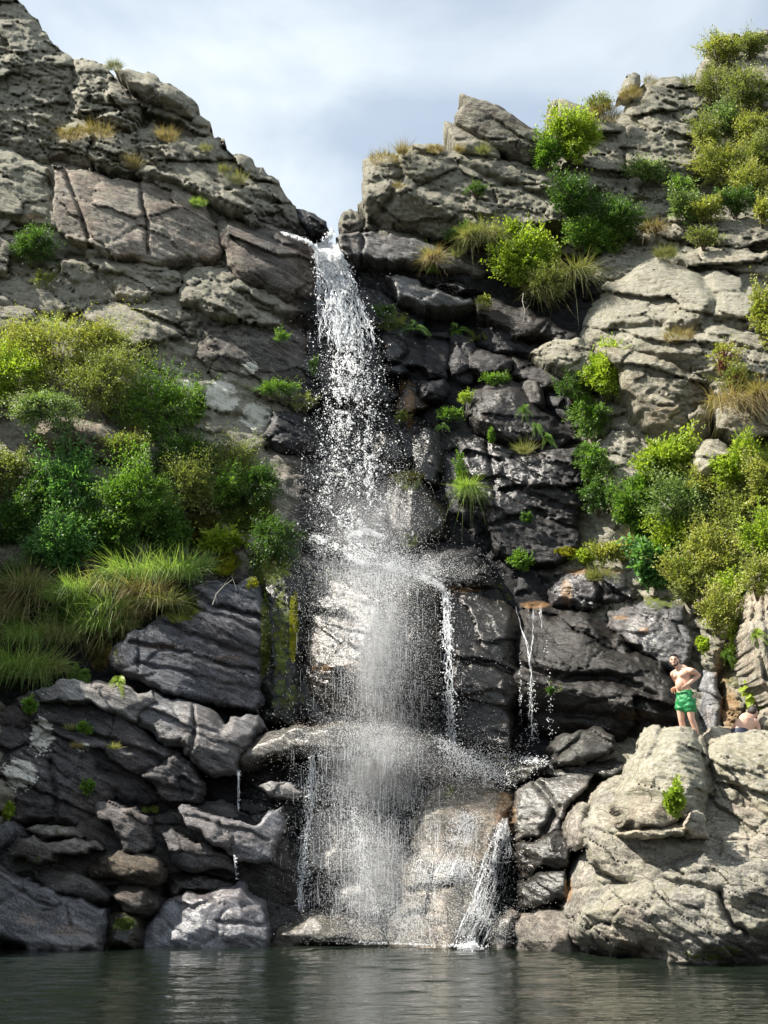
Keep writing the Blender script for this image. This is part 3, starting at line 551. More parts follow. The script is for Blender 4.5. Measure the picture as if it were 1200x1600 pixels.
R([(907, 520), (918, 482), (934, 445), (942, 434), (975, 420), (984, 402), (1010, 393), (1060, 396), (1110, 414), (1150, 432), (1205, 462), (1290, 470), (1290, 600), (1180, 612), (1120, 600), (1080, 590), (1040, 575), (990, 560), (940, 552), (914, 540)], 'buff',
  'huge rough grey boulder jutting out high above the standing man', nm='boulder', pop=1.5, bulge=1.0, w=60, amp=0.75, tx=0.12, tone=(0.19, 0.18, 0.155), lich=0.9, back=2.0,
  cracks=[([(960, 515), (1010, 510), (1070, 520), (1120, 505), (1200, 530)], 0.4, 8), ([(1090, 420), (1120, 470), (1105, 500)], 0.3, 8)])
R([(930, 545), (1000, 552), (1070, 580), (1110, 598), (1112, 650), (1100, 704), (1080, 690), (1035, 692), (1010, 668), (985, 620), (962, 580)], 'buff', 'wedge of rock under the huge right boulder with a brown underside', nm='boulder', pop=1.25, bulge=0.7, w=26, amp=0.7, ty=-0.45, tone=(0.20, 0.175, 0.13), back=1.8, cracks=[([(1015, 615), (1060, 625), (1100, 640)], 0.15, 5)])
R([(1110, 600), (1200, 560), (1290, 580), (1290, 690), (1200, 690), (1120, 670)], 'buff', pop=0.9, bulge=0.4, amp=1.0, tone=(0.17, 0.15, 0.12))
R([(828, 552), (845, 540), (862, 532), (905, 527), (925, 545), (930, 575), (922, 604), (884, 584), (850, 568)], 'buff', 'pale pointed slab sticking out left from under the huge right boulder', nm='rock_slab', pop=1.4, bulge=0.5, w=18, amp=0.8, tone=(0.24, 0.22, 0.17), ty=-0.3, step=2)
R([(1078, 722), (1090, 700), (1105, 686), (1135, 694), (1152, 716), (1135, 742), (1105, 752), (1084, 742)], 'buff', 'small pale boulder poking out of the right-hand bushes', nm='boulder', pop=1.2, bulge=0.5, w=20, amp=0.5, tone=(0.32, 0.30, 0.23))
R([(930, 690), (980, 670), (1010, 700), (1000, 800), (960, 830), (920, 800)], 'dry', pop=0.3, bulge=0.3, amp=0.9)
# ---- dark wall right of the fall
gw = dict(w=16, amp=0.5)
R([(590, 520), (622, 515), (642, 545), (625, 570), (596, 562)], 'slate', pop=0.6, bulge=0.45, **gw)
R([(596, 568), (625, 566), (640, 580), (622, 590), (600, 586)], 'slate', pop=0.5, bulge=0.4, **gw)
R([(620, 590), (650, 600), (675, 640), (648, 652), (612, 640)], 'wet', pop=0.3, bulge=0.4, tone=(0.10, 0.06, 0.03), **gw)
R([(662, 530), (700, 520), (704, 560), (700, 590), (672, 590), (655, 560)], 'slate', pop=0.3, bulge=0.2, **gw)
R([(704, 522), (740, 528), (750, 570), (740, 600), (706, 590)], 'slate', pop=0.4, bulge=0.25, **gw)
R([(725, 550), (760, 548), (800, 560), (800, 580), (760, 590), (730, 578)], 'slate', pop=0.65, bulge=0.4, tone=(0.09, 0.085, 0.085), **gw)
R([(745, 505), (800, 512), (860, 540), (850, 560), (800, 555), (750, 540)], 'slate', pop=0.4, bulge=0.3, **gw)
R([(790, 545), (850, 560), (900, 590), (896, 620), (850, 610), (800, 590)], 'slate', pop=0.55, bulge=0.4, tone=(0.10, 0.09, 0.085), **gw)
R([(650, 600), (695, 590), (706, 606), (690, 630), (655, 636)], 'slate', pop=0.65, bulge=0.5, tone=(0.085, 0.085, 0.10), **gw)
R([(812, 598), (838, 590), (850, 620), (850, 640), (822, 634)], 'slate', pop=0.6, bulge=0.3, tone=(0.15, 0.135, 0.12), **gw)
R([(724, 618), (742, 598), (780, 592), (826, 606), (846, 642), (900, 672), (905, 690), (850, 700), (780, 690), (740, 664)], 'slate', 'lens-shaped dark slab bulging from the wall right of the fall', nm='rock_slab', pop=1.0, bulge=0.7, w=34, amp=0.6, tone=(0.075, 0.068, 0.064))
R([(850, 600), (900, 610), (915, 660), (900, 672), (860, 650)], 'slate', pop=0.3, bulge=0.3, **gw)
R([(714, 692), (744, 682), (800, 694), (850, 704), (905, 700), (908, 770), (906, 850), (872, 882), (790, 872), (764, 810), (740, 764), (722, 724)], 'slate', 'tall dark rectangular slab streaked with white, right of the fall', nm='rock_slab', pop=0.9, bulge=0.4, w=18, amp=0.7, tone=(0.070, 0.068, 0.070), cracks=[([(715, 760), (780, 745), (850, 780), (905, 800)], 0.16, 4), ([(770, 820), (840, 800), (905, 830)], 0.2, 4), ([(760, 690), (770, 740), (775, 800)], 0.15, 4)])
R([(628, 682), (660, 664), (694, 676), (704, 700), (696, 730), (690, 765), (664, 758), (640, 730)], 'wet', pop=0.55, bulge=0.5, **gw)
R([(690, 700), (716, 720), (724, 770), (760, 830), (740, 848), (706, 800), (690, 760)], 'slate', pop=0.4, bulge=0.4, w=18, amp=0.5)
R([(604, 742), (640, 732), (668, 760), (700, 808), (708, 850), (660, 862), (610, 850), (590, 800)], 'wet', 'dark wet hump of rock capped with brown moss behind the spray', nm='boulder', pop=0.9, bulge=0.8, w=34, amp=0.5, tone=(0.055, 0.045, 0.032))
R([(600, 660), (625, 680), (640, 730), (600, 740), (580, 700)], 'wet', pop=0.5, bulge=0.5, **gw)
R([(652, 876), (672, 860), (700, 853), (742, 860), (764, 884), (782, 922), (740, 922), (690, 914), (664, 896)], 'slate', 'dark triangular boulder above the narrow side stream', nm='boulder', pop=0.9, bulge=0.5, w=24, amp=0.5, tone=(0.052, 0.050, 0.050))
R([(790, 880), (830, 872), (850, 900), (845, 940), (800, 935)], 'slate', pop=0.3, bulge=0.3, **gw)
R([(846, 912), (880, 892), (914, 884), (960, 892), (1000, 926), (990, 948), (930, 950), (864, 945)], 'slate', 'glossy wet stone with orange stain above the big dark boulder', nm='boulder', pop=0.9, bulge=0.5, w=18, amp=0.6, tone=(0.22, 0.21, 0.22), wet=0.75, cracks=[([(925, 890), (940, 920), (935, 950)], 0.4, 5)])
# ---- middle step of the fall
R([(404, 850), (470, 852), (500, 880), (486, 960), (484, 1060), (492, 1126), (405, 1128), (400, 1000)], 'wet', 'mossy wet column of rock left of the spray', nm='rock_block', pop=0.5, bulge=0.4, w=24, amp=1.2, tone=(0.04, 0.045, 0.03))
R([(480, 842), (530, 832), (590, 838), (650, 850), (668, 880), (640, 892), (570, 882), (510, 868)], 'wet', pop=0.7, bulge=0.5, **gw)
R([(478, 900), (505, 882), (560, 886), (620, 890), (672, 906), (694, 918), (702, 960), (700, 1060), (694, 1160), (600, 1140), (500, 1136), (470, 1090), (466, 980)], 'wet',
  'broad bulging wet rock behind the spray, middle step of the fall', nm='boulder', pop=1.3, bulge=1.1, w=46, amp=0.8, tone=(0.13, 0.115, 0.095), wet=0.85)
R([(692, 918), (720, 916), (752, 922), (800, 948), (812, 1010), (808, 1100), (800, 1175), (752, 1178), (712, 1160), (700, 1060), (694, 980)], 'wet', 'tall dark rock face behind the narrow side stream', nm='rock_block', pop=1.15, bulge=0.5, w=24, amp=0.7, tone=(0.052, 0.047, 0.042), cracks=[([(700, 1030), (760, 1035), (800, 1050)], 0.2, 5)])
R([(800, 952), (826, 944), (856, 942), (892, 950), (930, 966), (970, 990), (1004, 1020), (1040, 1050), (1060, 1080), (1068, 1130), (1050, 1160), (950, 1172), (870, 1172), (822, 1182), (806, 1160)], 'slate',
  'big smooth dark boulder left of the standing man, thin stream at its left end', nm='boulder', pop=1.5, bulge=1.0, w=52, amp=0.7, tone=(0.036, 0.031, 0.027), wet=0.55, cracks=[([(806, 1040), (880, 1060), (960, 1060), (1020, 1085)], 0.4, 8), ([(900, 980), (960, 1010), (1020, 1050)], 0.12, 5), ([(830, 1110), (900, 1115), (980, 1125), (1050, 1130)], 0.2, 8)])
R([(948, 956), (972, 946), (1002, 940), (1070, 946), (1080, 990), (1080, 1026), (1062, 1056), (1044, 1044), (1002, 1010)], 'slate', 'flat grey glossy slab directly behind the head of the standing man', nm='rock_slab', pop=0.9, bulge=0.25, w=9, amp=0.5, tone=(0.28, 0.275, 0.28), wet=0.6)
R([(1088, 972), (1112, 958), (1140, 966), (1146, 1010), (1132, 1046), (1104, 1056), (1092, 1020)], 'dry', pop=0.9, bulge=0.4, w=18, amp=1.0, tone=(0.14, 0.115, 0.10))
R([(1098, 1046), (1120, 1050), (1130, 1090), (1128, 1150), (1112, 1160), (1100, 1110)], 'grey', 'smooth pale grey pillar of rock right of the standing man', nm='rock_block', pop=0.95, bulge=0.25, w=9, amp=0.4, tone=(0.20, 0.20, 0.205))
R([(1126, 1060), (1150, 1050), (1180, 1070), (1190, 1110), (1180, 1150), (1130, 1150)], 'dry', pop=0.7, bulge=0.3, w=12, amp=1.3, tone=(0.16, 0.11, 0.06))
R([(1164, 930), (1176, 902), (1200, 868), (1290, 840), (1290, 1130), (1220, 1110), (1196, 1080), (1178, 1034), (1168, 975)], 'pale', 'steep pale layered rock at the right edge above the seated man', nm='outcrop', pop=2.2, bulge=0.6, w=22, amp=0.8, dip=75, tone=(0.34, 0.31, 0.26), back=1.4, cracks=[([(1180, 905), (1178, 980), (1196, 1060)], 0.2, 4), ([(1195, 890), (1196, 980), (1212, 1080)], 0.15, 3)])
# ---- left middle: slate slabs
R([(168, 1026), (182, 1006), (206, 985), (246, 962), (288, 940), (298, 918), (330, 908), (400, 900), (412, 940), (408, 1040), (404, 1114), (350, 1104), (292, 1092), (232, 1072), (186, 1048)], 'grey',
  'wide blue-grey slab crossed by long slanting cracks, below the grassy ledge', nm='rock_slab', pop=1.1, bulge=0.4, w=16, amp=0.45, tone=(0.085, 0.087, 0.098), lich=0,
  cracks=[([(205, 1005), (240, 1010), (300, 1022), (350, 1040), (408, 1050)], 0.18, 3.5), ([(215, 1035), (280, 1050), (350, 1068), (406, 1078)], 0.10, 3), ([(298, 920), (330, 946), (408, 966)], 0.28, 4), ([(288, 942), (340, 960), (408, 985)], 0.12, 3), ([(250, 968), (280, 985), (400, 1028)], 0.16, 4), ([(218, 990), (216, 1050)], 0.1, 2)])
R([(54, 1078), (98, 1060), (160, 1064), (215, 1084), (236, 1078), (250, 1100), (220, 1112), (214, 1130), (170, 1110), (110, 1096), (62, 1100)], 'grey', 'flat pale ledge stone jutting out at the left, under the big blue-grey slab', nm='rock_slab', pop=1.35, bulge=0.35, w=10, amp=0.5, tone=(0.15, 0.145, 0.14), lich=.2)
R([(-90, 1100), (0, 1108), (56, 1080), (110, 1100), (214, 1132), (300, 1190), (320, 1230), (300, 1262), (272, 1264), (225, 1262), (180, 1240), (120, 1300), (-90, 1300)], 'grey',
  'dark layered rock wall with white lichen spots, lower left', nm='outcrop', pop=1.0, bulge=0.4, w=18, amp=1.0, tone=(0.072, 0.068, 0.07), cracks=[([(60, 1130), (150, 1150), (260, 1190)], 0.25, 5), ([(80, 1190), (86, 1250), (84, 1300)], 0.2, 5), ([(150, 1200), (230, 1225), (300, 1240)], 0.18, 5)])
R([(208, 1100), (240, 1076), (300, 1096), (404, 1116), (414, 1136), (372, 1200), (376, 1212), (340, 1212), (300, 1192), (250, 1160), (216, 1134)], 'grey', 'curved smooth slate hump with a bright sheen, left of the second step', nm='rock_slab', pop=1.35, bulge=0.6, w=22, amp=0.4, tone=(0.11, 0.11, 0.115), wet=0.55, cracks=[([(302, 1098), (306, 1130), (296, 1188)], 0.18, 2.5), ([(300, 1130), (350, 1150), (380, 1180)], 0.08, 2.5)])
# ---- second step and lower slab
R([(364, 1192), (384, 1166), (410, 1148), (450, 1138), (500, 1132), (560, 1130), (620, 1134), (668, 1146), (700, 1164), (740, 1186), (760, 1212), (720, 1226), (660, 1216), (620, 1204), (560, 1188), (484, 1176), (440, 1184), (380, 1206)], 'tan',
  'wide wet lip of the second step, splashed by the fall', nm='rock_slab', pop=1.7, bulge=0.7, w=24, amp=0.4, tone=(0.13, 0.12, 0.105), ty=-0.1)
R([(440, 1186), (484, 1182), (560, 1192), (640, 1212), (672, 1230), (680, 1262), (560, 1266), (480, 1262), (452, 1240)], 'wet', pop=0.7, bulge=0.3, w=16, amp=0.5)
R([(484, 1268), (560, 1262), (612, 1278), (640, 1330), (630, 1400), (560, 1366), (486, 1362)], 'tan', 'grey block behind the spray below the second step', nm='rock_block', pop=0.9, bulge=0.25, w=10, amp=0.35, tone=(0.14, 0.135, 0.125))
R([(484, 1378), (540, 1374), (600, 1392), (640, 1420), (600, 1440), (540, 1424), (486, 1400)], 'wet', pop=0.9, bulge=0.3, w=12, amp=0.5, tone=(0.09, 0.085, 0.075))
R([(672, 1226), (690, 1208), (726, 1204), (768, 1216), (796, 1236), (808, 1262), (800, 1290), (772, 1330), (772, 1380), (762, 1440), (744, 1500), (596, 1500), (606, 1440), (622, 1380), (640, 1300), (656, 1252)], 'tan',
  'big smooth sloping slab washed by a film of water at the foot of the falls', nm='rock_slab', pop=1.5, bulge=0.8, w=40, amp=0.35, ty=0.18, dip=75, tone=(0.24, 0.215, 0.175), wet=0.75, cracks=[([(640, 1392), (680, 1388), (728, 1376)], 0.14, 4), ([(678, 1354), (672, 1400), (662, 1430)], 0.12, 3), ([(628, 1434), (664, 1424)], 0.12, 3), ([(706, 1236), (740, 1230), (784, 1240)], 0.12, 3), ([(640, 1330), (620, 1420), (610, 1490)], 0.2, 6)])
R([(420, 1484), (430, 1458), (464, 1440), (480, 1424), (516, 1420), (548, 1432), (600, 1446), (620, 1500), (420, 1500)], 'tan', 'low rounded rock at the waterline under the left spray', nm='boulder', pop=1.2, bulge=0.5, w=18, amp=0.5, tone=(0.17, 0.155, 0.13))
R([(400, 1170), (440, 1190), (470, 1240), (480, 1330), (470, 1440), (430, 1480), (400, 1400), (380, 1300)], 'wet', pop=0.2, bulge=0.3, w=20, amp=0.8, tone=(0.03, 0.03, 0.032))
# ---- loose slabs at the lower left
R([(-90, 1270), (120, 1290), (160, 1262), (260, 1268), (400, 1280), (470, 1250), (478, 1440), (430, 1500), (-90, 1500)], 'grey', pop=0.65, bulge=0.25, w=14, amp=0.9, tone=(0.055, 0.052, 0.05))
R([(278, 1262), (284, 1256), (312, 1268), (372, 1282), (400, 1290), (420, 1266), (444, 1256), (446, 1290), (424, 1346), (372, 1346), (354, 1330), (320, 1310), (292, 1292)], 'grey', 'tilted layered grey slab with a stepped end, left of the lower fall', nm='rock_slab', pop=1.6, bulge=0.3, w=8, amp=0.6, tone=(0.13, 0.13, 0.14), wet=.35, cracks=[([(290, 1272), (350, 1290), (420, 1310)], 0.1, 2.5)])
R([(250, 1300), (268, 1292), (310, 1318), (356, 1334), (374, 1366), (320, 1360), (268, 1346)], 'grey', 'dark slab tucked beneath the tilted layered grey slab', nm='rock_slab', pop=1.25, bulge=0.3, w=10, amp=0.6, tone=(0.08, 0.08, 0.085))
R([(150, 1256), (170, 1250), (206, 1262), (232, 1276), (234, 1326), (190, 1332), (182, 1304), (172, 1284), (156, 1282)], 'grey', 'blocky dark slab with an angular stepped top, left centre near the pool', nm='rock_block', pop=1.5, bulge=0.3, w=9, amp=0.8, tone=(0.09, 0.085, 0.085))
R([(40, 1296), (58, 1288), (106, 1292), (126, 1308), (70, 1314)], 'grey', 'small thin flat slab on top of the left rock pile', nm='rock_slab', pop=1.6, bulge=0.25, w=7, amp=0.4, tone=(0.13, 0.125, 0.12))
R([(12, 1338), (30, 1316), (52, 1304), (100, 1312), (152, 1314), (158, 1328), (120, 1334), (82, 1334), (80, 1346), (40, 1340)], 'grey', 'long thin flat slab lying across the left rock pile', nm='rock_slab', pop=1.7, bulge=0.25, w=7, amp=0.4, tone=(0.15, 0.145, 0.14))
R([(134, 1358), (160, 1338), (186, 1328), (244, 1340), (254, 1372), (240, 1392), (200, 1386), (140, 1372)], 'grey', 'brown mossy block in the middle of the left rock pile', nm='rock_block', pop=1.6, bulge=0.4, w=12, amp=0.8, tone=(0.075, 0.066, 0.054))
R([(-30, 1300), (10, 1282), (24, 1296), (16, 1320), (-20, 1340)], 'grey', pop=1.3, bulge=0.3, w=10, amp=0.7)
R([(46, 1356), (76, 1346), (116, 1360), (160, 1378), (182, 1402), (168, 1416), (112, 1402), (60, 1378)], 'grey', 'rounded dark slab above the large sloping slab at the left waterline', nm='rock_slab', pop=1.5, bulge=0.5, w=14, amp=0.6, tone=(0.085, 0.082, 0.08))
R([(168, 1398), (196, 1378), (226, 1386), (248, 1402), (252, 1424), (232, 1434), (196, 1428)], 'grey', 'squat dark stone near the pool at the left', nm='stone', pop=1.4, bulge=0.4, w=14, amp=0.6, tone=(0.055, 0.05, 0.045))
R([(-90, 1340), (0, 1352), (40, 1376), (100, 1400), (128, 1402), (164, 1418), (170, 1440), (160, 1490), (-90, 1490)], 'grey', 'large smooth grey slab sloping into the pool at the lower left corner', nm='rock_slab', pop=1.7, bulge=0.6, w=24, amp=0.4, tone=(0.15, 0.15, 0.16), cracks=[([(0, 1370), (60, 1410), (104, 1418), (110, 1450)], 0.12, 2.5), ([(70, 1424), (106, 1410)], 0.1, 2.5)])
R([(164, 1430), (190, 1424), (220, 1430), (226, 1456), (214, 1490), (160, 1490)], 'wet', 'small mossy wet stone at the waterline between the two left slabs', nm='stone', pop=1.5, bulge=0.3, w=12, amp=0.6, tone=(0.06, 0.055, 0.03))
R([(226, 1444), (244, 1420), (262, 1404), (290, 1392), (320, 1398), (350, 1386), (384, 1376), (408, 1404), (418, 1430), (420, 1492), (222, 1492)], 'grey', 'glossy bluish slab with pale streaks at the waterline, left of the falls', nm='rock_slab', pop=1.5, bulge=0.5, w=20, amp=0.5, tone=(0.16, 0.16, 0.175), wet=0.7, ty=0.15, cracks=[([(262, 1406), (300, 1420), (340, 1400)], 0.12, 3), ([(340, 1440), (416, 1446)], 0.1, 3)])
R([(404, 1228), (424, 1220), (444, 1221), (464, 1234), (476, 1244), (446, 1248), (420, 1242)], 'grey', 'small curled stone at the left edge of the lower fall', nm='stone', pop=1.4, bulge=0.25, w=8, amp=0.3, step=1.8, tone=(0.17, 0.17, 0.17), wet=.5)
R([(236, 1340), (268, 1346), (330, 1366), (380, 1372), (360, 1396), (300, 1392), (256, 1400)], 'wet', pop=0.7, bulge=0.4, w=14, amp=0.8, tone=(0.05, 0.045, 0.04))
# ---- wet blocks right of the lower slab
R([(808, 1236), (846, 1214), (900, 1200), (934, 1206), (912, 1236), (884, 1264), (878, 1300), (848, 1306), (808, 1314)], 'tan', 'angular wet grey block beside the lower slab, upper of the stack', nm='rock_block', pop=1.4, bulge=0.3, w=9, amp=0.6, tone=(0.12, 0.115, 0.105), cracks=[([(838, 1222), (870, 1262), (850, 1300)], 0.35, 5)])
R([(806, 1318), (846, 1308), (886, 1298), (894, 1322), (888, 1356), (850, 1352), (812, 1374)], 'wet', 'dark wet block in the middle of the stack beside the lower slab', nm='rock_block', pop=1.3, bulge=0.3, w=9, amp=0.8, tone=(0.08, 0.072, 0.06))
R([(812, 1380), (844, 1360), (886, 1358), (894, 1404), (860, 1412), (812, 1420)], 'wet', 'wet squared block low in the stack beside the lower slab', nm='rock_block', pop=1.4, bulge=0.3, w=9, amp=0.6, tone=(0.10, 0.10, 0.09))
R([(786, 1500), (800, 1450), (816, 1428), (846, 1418), (892, 1424), (902, 1450), (910, 1505)], 'tan', 'smooth rounded brown-grey boulder at the waterline beside the big pale boulder', nm='boulder', pop=1.8, bulge=0.5, w=24, amp=0.25, tone=(0.20, 0.18, 0.155), wet=.45)
R([(744, 1500), (770, 1450), (800, 1420), (814, 1430), (800, 1505)], 'tan', pop=1.4, bulge=0.3, w=12, amp=0.4)
R([(858, 1166), (872, 1150), (906, 1140), (940, 1136), (960, 1150), (962, 1172), (930, 1186), (890, 1194), (866, 1190)], 'wet', 'small angular glossy boulder at the foot of the big dark boulder', nm='boulder', pop=1.7, bulge=0.4, w=12, amp=0.6, tone=(0.11, 0.105, 0.09), wet=.6, cracks=[([(866, 1186), (900, 1160), (912, 1140)], 0.15, 3)])
R([(790, 1196), (850, 1186), (900, 1192), (960, 1184), (985, 1200), (930, 1212), (850, 1214), (800, 1228)], 'wet', pop=1.1, bulge=0.3, w=10, amp=0.7, tone=(0.09, 0.085, 0.07))
# ---- pale boulders at the lower right
R([(930, 1250), (985, 1225), (1100, 1230), (1290, 1230), (1290, 1430), (1000, 1400), (925, 1350)], 'pale', pop=2.75, bulge=0.25, w=14, amp=0.7, tone=(0.24, 0.225, 0.195))
R([(960, 1236), (984, 1182), (1002, 1148), (1020, 1132), (1034, 1138), (1050, 1136), (1078, 1136), (1100, 1150), (1114, 1188), (1112, 1250), (1110, 1300), (1040, 1290), (970, 1270)], 'pale',
  'rounded lichen-covered boulder right in front of the standing man', nm='boulder', pop=3.75, ty=-0.36, bulge=0.9, w=40, amp=0.6, tone=(0.27, 0.245, 0.20), lich=0.9, back=0.35, cracks=[([(1034, 1138), (1030, 1160), (1010, 1190)], 0.12, 5), ([(1090, 1150), (1110, 1230), (1108, 1290)], 0.3, 5)])
R([(1096, 1190), (1104, 1168), (1120, 1154), (1146, 1146), (1200, 1142), (1290, 1138), (1290, 1345), (1180, 1335), (1104, 1312), (1108, 1240)], 'pale',
  'big rough boulder right in front of the seated man', nm='boulder', pop=3.1, ty=-0.28, bulge=0.7, w=34, amp=0.8, tone=(0.25, 0.23, 0.19), lich=0.9, back=0.35, cracks=[([(1104, 1200), (1150, 1230), (1200, 1290)], 0.2, 5), ([(1130, 1160), (1180, 1200), (1200, 1210)], 0.15, 5)])
R([(1096, 1162), (1100, 1148), (1124, 1134), (1150, 1138), (1156, 1150), (1130, 1160), (1108, 1176)], 'pale', 'small pale stone wedged behind and between the two lower right boulders', nm='stone', pop=2.6, bulge=0.3, w=10, amp=0.4, tone=(0.30, 0.28, 0.23), back=0.3)
R([(1180, 1136), (1190, 1112), (1210, 1104), (1290, 1100), (1290, 1150), (1182, 1150)], 'pale', pop=2.4, bulge=0.3, w=10, amp=0.6, back=0.3)
R([(920, 1260), (940, 1226), (962, 1212), (985, 1210), (1000, 1238), (968, 1262), (966, 1300), (926, 1306)], 'pale', pop=2.0, bulge=0.5, w=16, amp=0.6, tone=(0.27, 0.25, 0.21))
R([(884, 1296), (892, 1268), (910, 1252), (926, 1256), (924, 1300), (900, 1330), (890, 1322)], 'pale', 'smooth banded stone wedged at the left end of the pale boulders', nm='stone', pop=2.0, bulge=0.4, w=12, amp=0.3, tone=(0.26, 0.235, 0.20))
R([(962, 1252), (985, 1240), (1010, 1238), (1044, 1244), (1060, 1262), (1058, 1284), (1000, 1296), (974, 1290)], 'pale', 'flat-faced block with a pale rim below the rounded lichen-covered boulder', nm='rock_block', pop=3.6, bulge=0.3, w=9, amp=0.4, tone=(0.25, 0.23, 0.19))
R([(972, 1302), (990, 1294), (1006, 1292), (1040, 1288), (1072, 1278), (1078, 1290), (1068, 1306), (1030, 1308), (985, 1308)], 'pale', 'small cream-coloured lumpy ledge below the green tuft', nm='stone', pop=3.5, bulge=0.3, w=9, amp=0.3, tone=(0.42, 0.39, 0.31))
R([(1062, 1288), (1078, 1260), (1092, 1262), (1104, 1280), (1108, 1312), (1084, 1310)], 'pale', pop=3.5, bulge=0.35, w=12, amp=0.3, tone=(0.33, 0.30, 0.25))
R([(886, 1392), (892, 1350), (912, 1326), (938, 1310), (1000, 1302), (1060, 1306), (1110, 1318), (1180, 1338), (1290, 1345), (1290, 1520), (1100, 1520), (960, 1505), (904, 1490), (894, 1440)], 'pale',
  'massive rounded pale boulder standing in the pool at the lower right', nm='boulder', pop=3.1, bulge=1.3, w=60, amp=0.75, tone=(0.255, 0.24, 0.21), lich=0.45, back=2.2,
  cracks=[([(896, 1390), (940, 1384), (1000, 1372), (1060, 1378), (1150, 1400)], 0.16, 5), ([(930, 1320), (960, 1350), (1070, 1365)], 0.08, 3), ([(1020, 1325), (1040, 1345), (1070, 1368)], 0.12, 3), ([(1128, 1400), (1135, 1430), (1165, 1460)], 0.3, 6)])
R([(1072, 1392), (1100, 1366), (1140, 1354), (1180, 1366), (1200, 1392), (1190, 1440), (1160, 1440), (1134, 1412), (1124, 1392)], 'pale', 'round-nosed grey bulge low on the right side of the massive pale boulder', nm='boulder', pop=3.2, bulge=0.6, w=22, amp=0.5, tone=(0.26, 0.25, 0.22))
R([(1186, 1352), (1200, 1338), (1290, 1340), (1290, 1480), (1204, 1470), (1192, 1420)], 'pale', pop=3.2, bulge=0.5, w=18, amp=0.6)
#PART3
# ================================================================== vegetation
def unit(v): return v/(np.linalg.norm(v, axis=-1, keepdims=True)+1e-9)
def leaves_mesh(P, D, Nn, ln, wd, rng, cup=0.25):
    """one leaf per row: base P, direction D, facing Nn; two folded halves"""
    D = unit(D); B = unit(np.cross(D, Nn)); Nn = np.cross(B, D); n = len(P); ln = ln[:, None]; wd = wd[:, None]
    a = P; b = P+D*ln*0.5+B*wd*0.5+Nn*wd*cup; c = P+D*ln; d = P+D*ln*0.5-B*wd*0.5+Nn*wd*cup
    V = np.stack([a, b, c, d], 1).reshape(-1, 3); i = np.arange(n)*4
    F = np.concatenate([np.stack([i, i+1, i+2], -1), np.stack([i, i+2, i+3], -1)])
    return V, F
def tubes(paths, rads, sides=4):
    Vs, Fs, k = [], [], 0
    for P, r in zip(paths, rads):
        P = np.asarray(P, float); m = len(P); T = unit(np.gradient(P, axis=0)); ref = np.array([0.31, 0.9, 0.3]); a = unit(np.cross(T, ref)); b = np.cross(T, a)
        r = np.broadcast_to(np.asarray(r, float), (m,))[:, None]
        ring = [P+r*(a*math.cos(t)+b*math.sin(t)) for t in np.arange(sides)*2*math.pi/sides]
        V = np.stack(ring, 1).reshape(-1, 3); Vs.append(V)
        for i in range(m-1):
            for j in range(sides):
                Fs.append((k+i*sides+j, k+i*sides+(j+1) % sides, k+(i+1)*sides+(j+1) % sides, k+(i+1)*sides+j))
        k += len(V)
    return np.concatenate(Vs), np.array(Fs)
SUNV = np.array(SUN)
